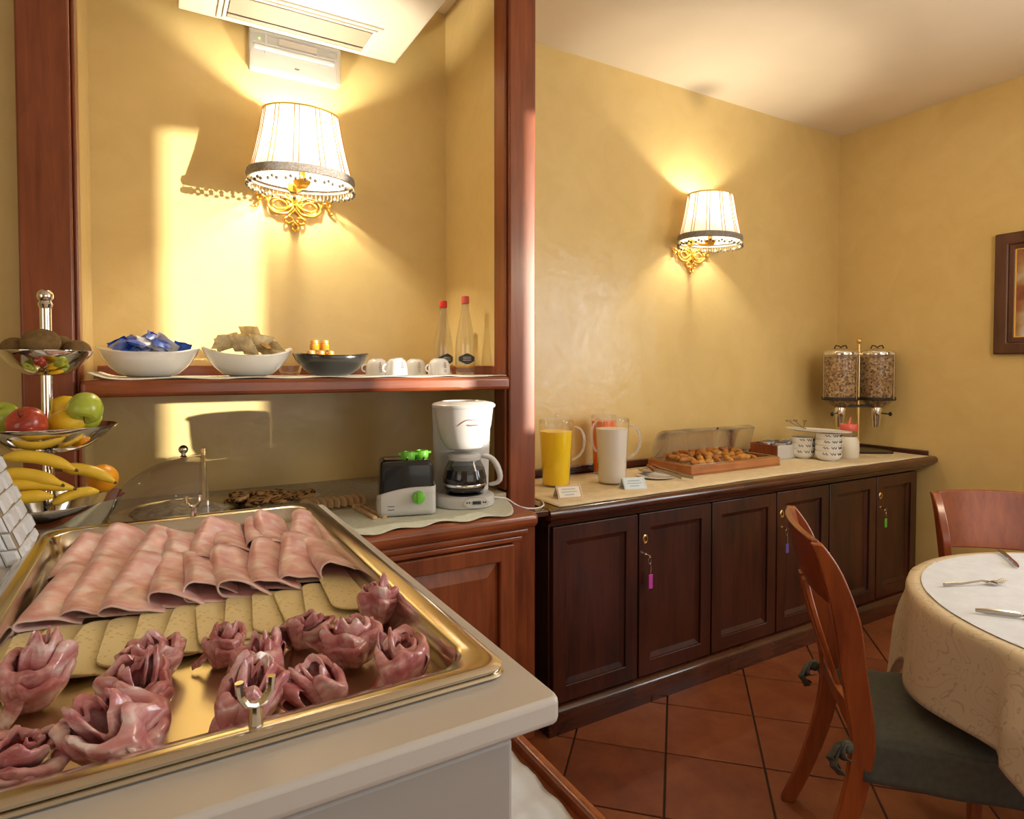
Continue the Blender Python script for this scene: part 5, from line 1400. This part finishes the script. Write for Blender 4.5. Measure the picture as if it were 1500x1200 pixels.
    # tied ribbons at the rear corners
    for s in (-1, 1):
        rb = MB()
        for q, (dx, dz) in enumerate(((0.024, -0.018), (-0.026, -0.026), (0.014, -0.078), (-0.010, -0.070))):
            def fn(u, v, q=q, dx=dx, dz=dz):
                w = 0.020 + 0.024 * u
                return (s * 0.196 + s * (0.026 + dx * u) + (v - .5) * w, -0.238 - 0.020 * math.sin(PI * u) - 0.008 * q + (v - .5) * 0.01, 0.440 + dz * u + 0.010 * math.sin(u * 6 + q) + (v - .5) * w * 0.6)
            rb.grid(8, 4, fn)
        rb.ball((s * 0.222, -0.242, 0.440), 0.016, 8, 6)
        rb.build('ribbon_tie', 'seat_cloth', t, solid=0.0025)
    return t
chair('wooden chair with grey cushion pulled to the table, seen from behind', (1.832, 0.884, 0), R(-136.5))
chair('wooden chair with broad backrest on the far side of the table', (2.730, 0.954, 0), R(135), 0.885, 0.22, False)

# ------------------------------------------------------------------ table
TX, TY, TR, TZ = 2.260, 0.485, 0.585, 0.752
tb = thing('dining_table', 'round dining table under a long patterned cream cloth', 'table', (TX, TY, 0))
MB().lathe([(0.0001, 0.720), (TR - 0.01, 0.720), (TR, 0.728), (TR, 0.744), (TR - 0.006, 0.750), (0.0001, 0.750)], 64).build('table_top', 'chair_wood', tb)
MB().lathe([(0.0001, 0.0), (0.25, 0.0), (0.25, 0.025), (0.06, 0.06), (0.045, 0.12), (0.05, 0.4), (0.06, 0.66), (0.12, 0.720), (0.0001, 0.720)], 24).build('pedestal', 'chair_wood', tb)
cl = MB()
PH = R(143); HS = 0.825
def clothf(u, v):
    a = 2 * PI * u
    m_ = max(abs(math.cos(a - PH)), abs(math.sin(a - PH)))
    cor = (1 / m_ - 1) / 0.414
    ext = HS + 0.34 * cor ** 2.3
    if v < 0.5:
        q = v / 0.5
        rad = (TR + 0.006) * q
        return (TX + rad * math.cos(a), TY + rad * math.sin(a), TZ + 0.001)
    q = (v - 0.5) / 0.5
    drop = (ext - TR) * q
    corner = cor
    ad_ = (math.degrees(a) % 360)
    st_ = max(0.0, min(1.0, (ad_ - 163) / 5)); en_ = max(0.0, min(1.0, (215 - ad_) / 40))
    step = 0.050 * st_ * st_ * (3 - 2 * st_) * en_
    rnd_ = min(1, drop / 0.02)
    fold = 0.022 * math.sin(a * 8 + 0.6) * min(1, drop / 0.22) + (0.030 * corner ** 2 + step) * min(1, drop / 0.16)
    rad = TR + 0.006 + 0.010 * math.sin(rnd_ * PI / 2) + 0.09 * drop + fold
    z = TZ + 0.001 - (0.02 * (1 - math.cos(rnd_ * PI / 2)) + max(0, drop - 0.02) if drop > 0.02 else 0.02 * (1 - math.cos(rnd_ * PI / 2)))
    return (TX + rad * math.cos(a), TY + rad * math.sin(a), z)
cl.grid(193, 40, clothf)
tag(cl.build('tablecloth', 'damask', solid=0.0016, ang=70), 'cream patterned tablecloth hanging over the round table', 'tablecloth')
# white cover cloth on the table top
def coverf(u, v):
    x, y = (u - .5) * 2 * 0.60, (v - .5) * 2 * 0.60
    c_, s_ = math.cos(R(18)), math.sin(R(18))
    X_, Y_ = x * c_ - y * s_, x * s_ + y * c_
    d = math.hypot(X_, Y_)
    lim = 0.562
    if d > lim:
        X_ *= lim / d; Y_ *= lim / d
    cr = 0.004 * max(0, 1 - abs(x - 0.12) / 0.015) + 0.004 * max(0, 1 - abs(y + 0.10) / 0.015) + 0.003 * max(0, 1 - abs(x + 0.26) / 0.015) + 0.003 * max(0, 1 - abs(y - 0.28) / 0.015)
    return (TX + X_, TY + Y_, TZ + 0.0045 + cr + 0.0008 * noise.noise(Vector((x * 8, y * 8, 2))))
tag(MB().grid(81, 81, coverf).build('table_cover', 'cloth_cover', solid=0.001), 'white creased cover cloth lying on the table top', 'cloth')
TT = TZ + 0.0105
def along(p0, p1):
    return math.atan2(p1[1] - p0[1], p1[0] - p0[0])
def fork(p0, p1, lab):
    L = math.dist(p0, p1)
    t = thing('fork', lab, 'fork', (*p0, TT), along(p0, p1))
    MB().tube([(0, 0, 0.003), (L * 0.3, 0, 0.004), (L * 0.62, 0, 0.010), (L * 0.72, 0, 0.006)], [0.0065, 0.0045, 0.003, 0.005], 8, flat=0.45).build('handle', 'cutlery_steel', t)
    MB().grid(6, 8, lambda u, v: (L * (0.70 + 0.14 * v), (u - .5) * 0.026 * min(1, 0.4 + v), 0.006 - 0.004 * math.sin(v * 2))).build('head', 'cutlery_steel', t, solid=0.002)
    for k in range(4):
        MB().tube([(L * 0.83, -0.010 + 0.0067 * k, 0.003), (L * 0.92, -0.010 + 0.0067 * k, 0.005), (L, -0.009 + 0.006 * k, 0.012)], [0.0022, 0.002, 0.0012], 6).build('tine', 'cutlery_steel', t)
def knife(p0, p1, lab, hm):
    L = math.dist(p0, p1)
    t = thing('table_knife', lab, 'knife', (*p0, TT), along(p0, p1), 'table knives')
    MB().tube([(0, 0, 0.004), (L * 0.12, 0, 0.0045), (L * 0.42, 0, 0.0045), (L * 0.46, 0, 0.004)], [0.005, 0.008, 0.0075, 0.005], 8, flat=0.55).build('handle', hm, t)
    MB().prism([(L * 0.45, -0.005), (L * 0.5, -0.009), (L * 0.9, -0.009), (L * 0.99, 0.002), (L, 0.007), (L * 0.5, 0.006)], 0.003, 0.0048).build('blade', 'cutlery_steel', t, smooth=False)
fork((1.985, 0.915), (2.165, 0.835), 'steel fork lying near the cloth edge on the round table')
knife((1.845, 0.775), (1.975, 0.610), 'steel knife at the near edge of the round table', 'cutlery_steel')
knife((2.370, 0.880), (2.530, 0.995), 'knife with brown handle at the far edge of the round table', 'chair_wood')
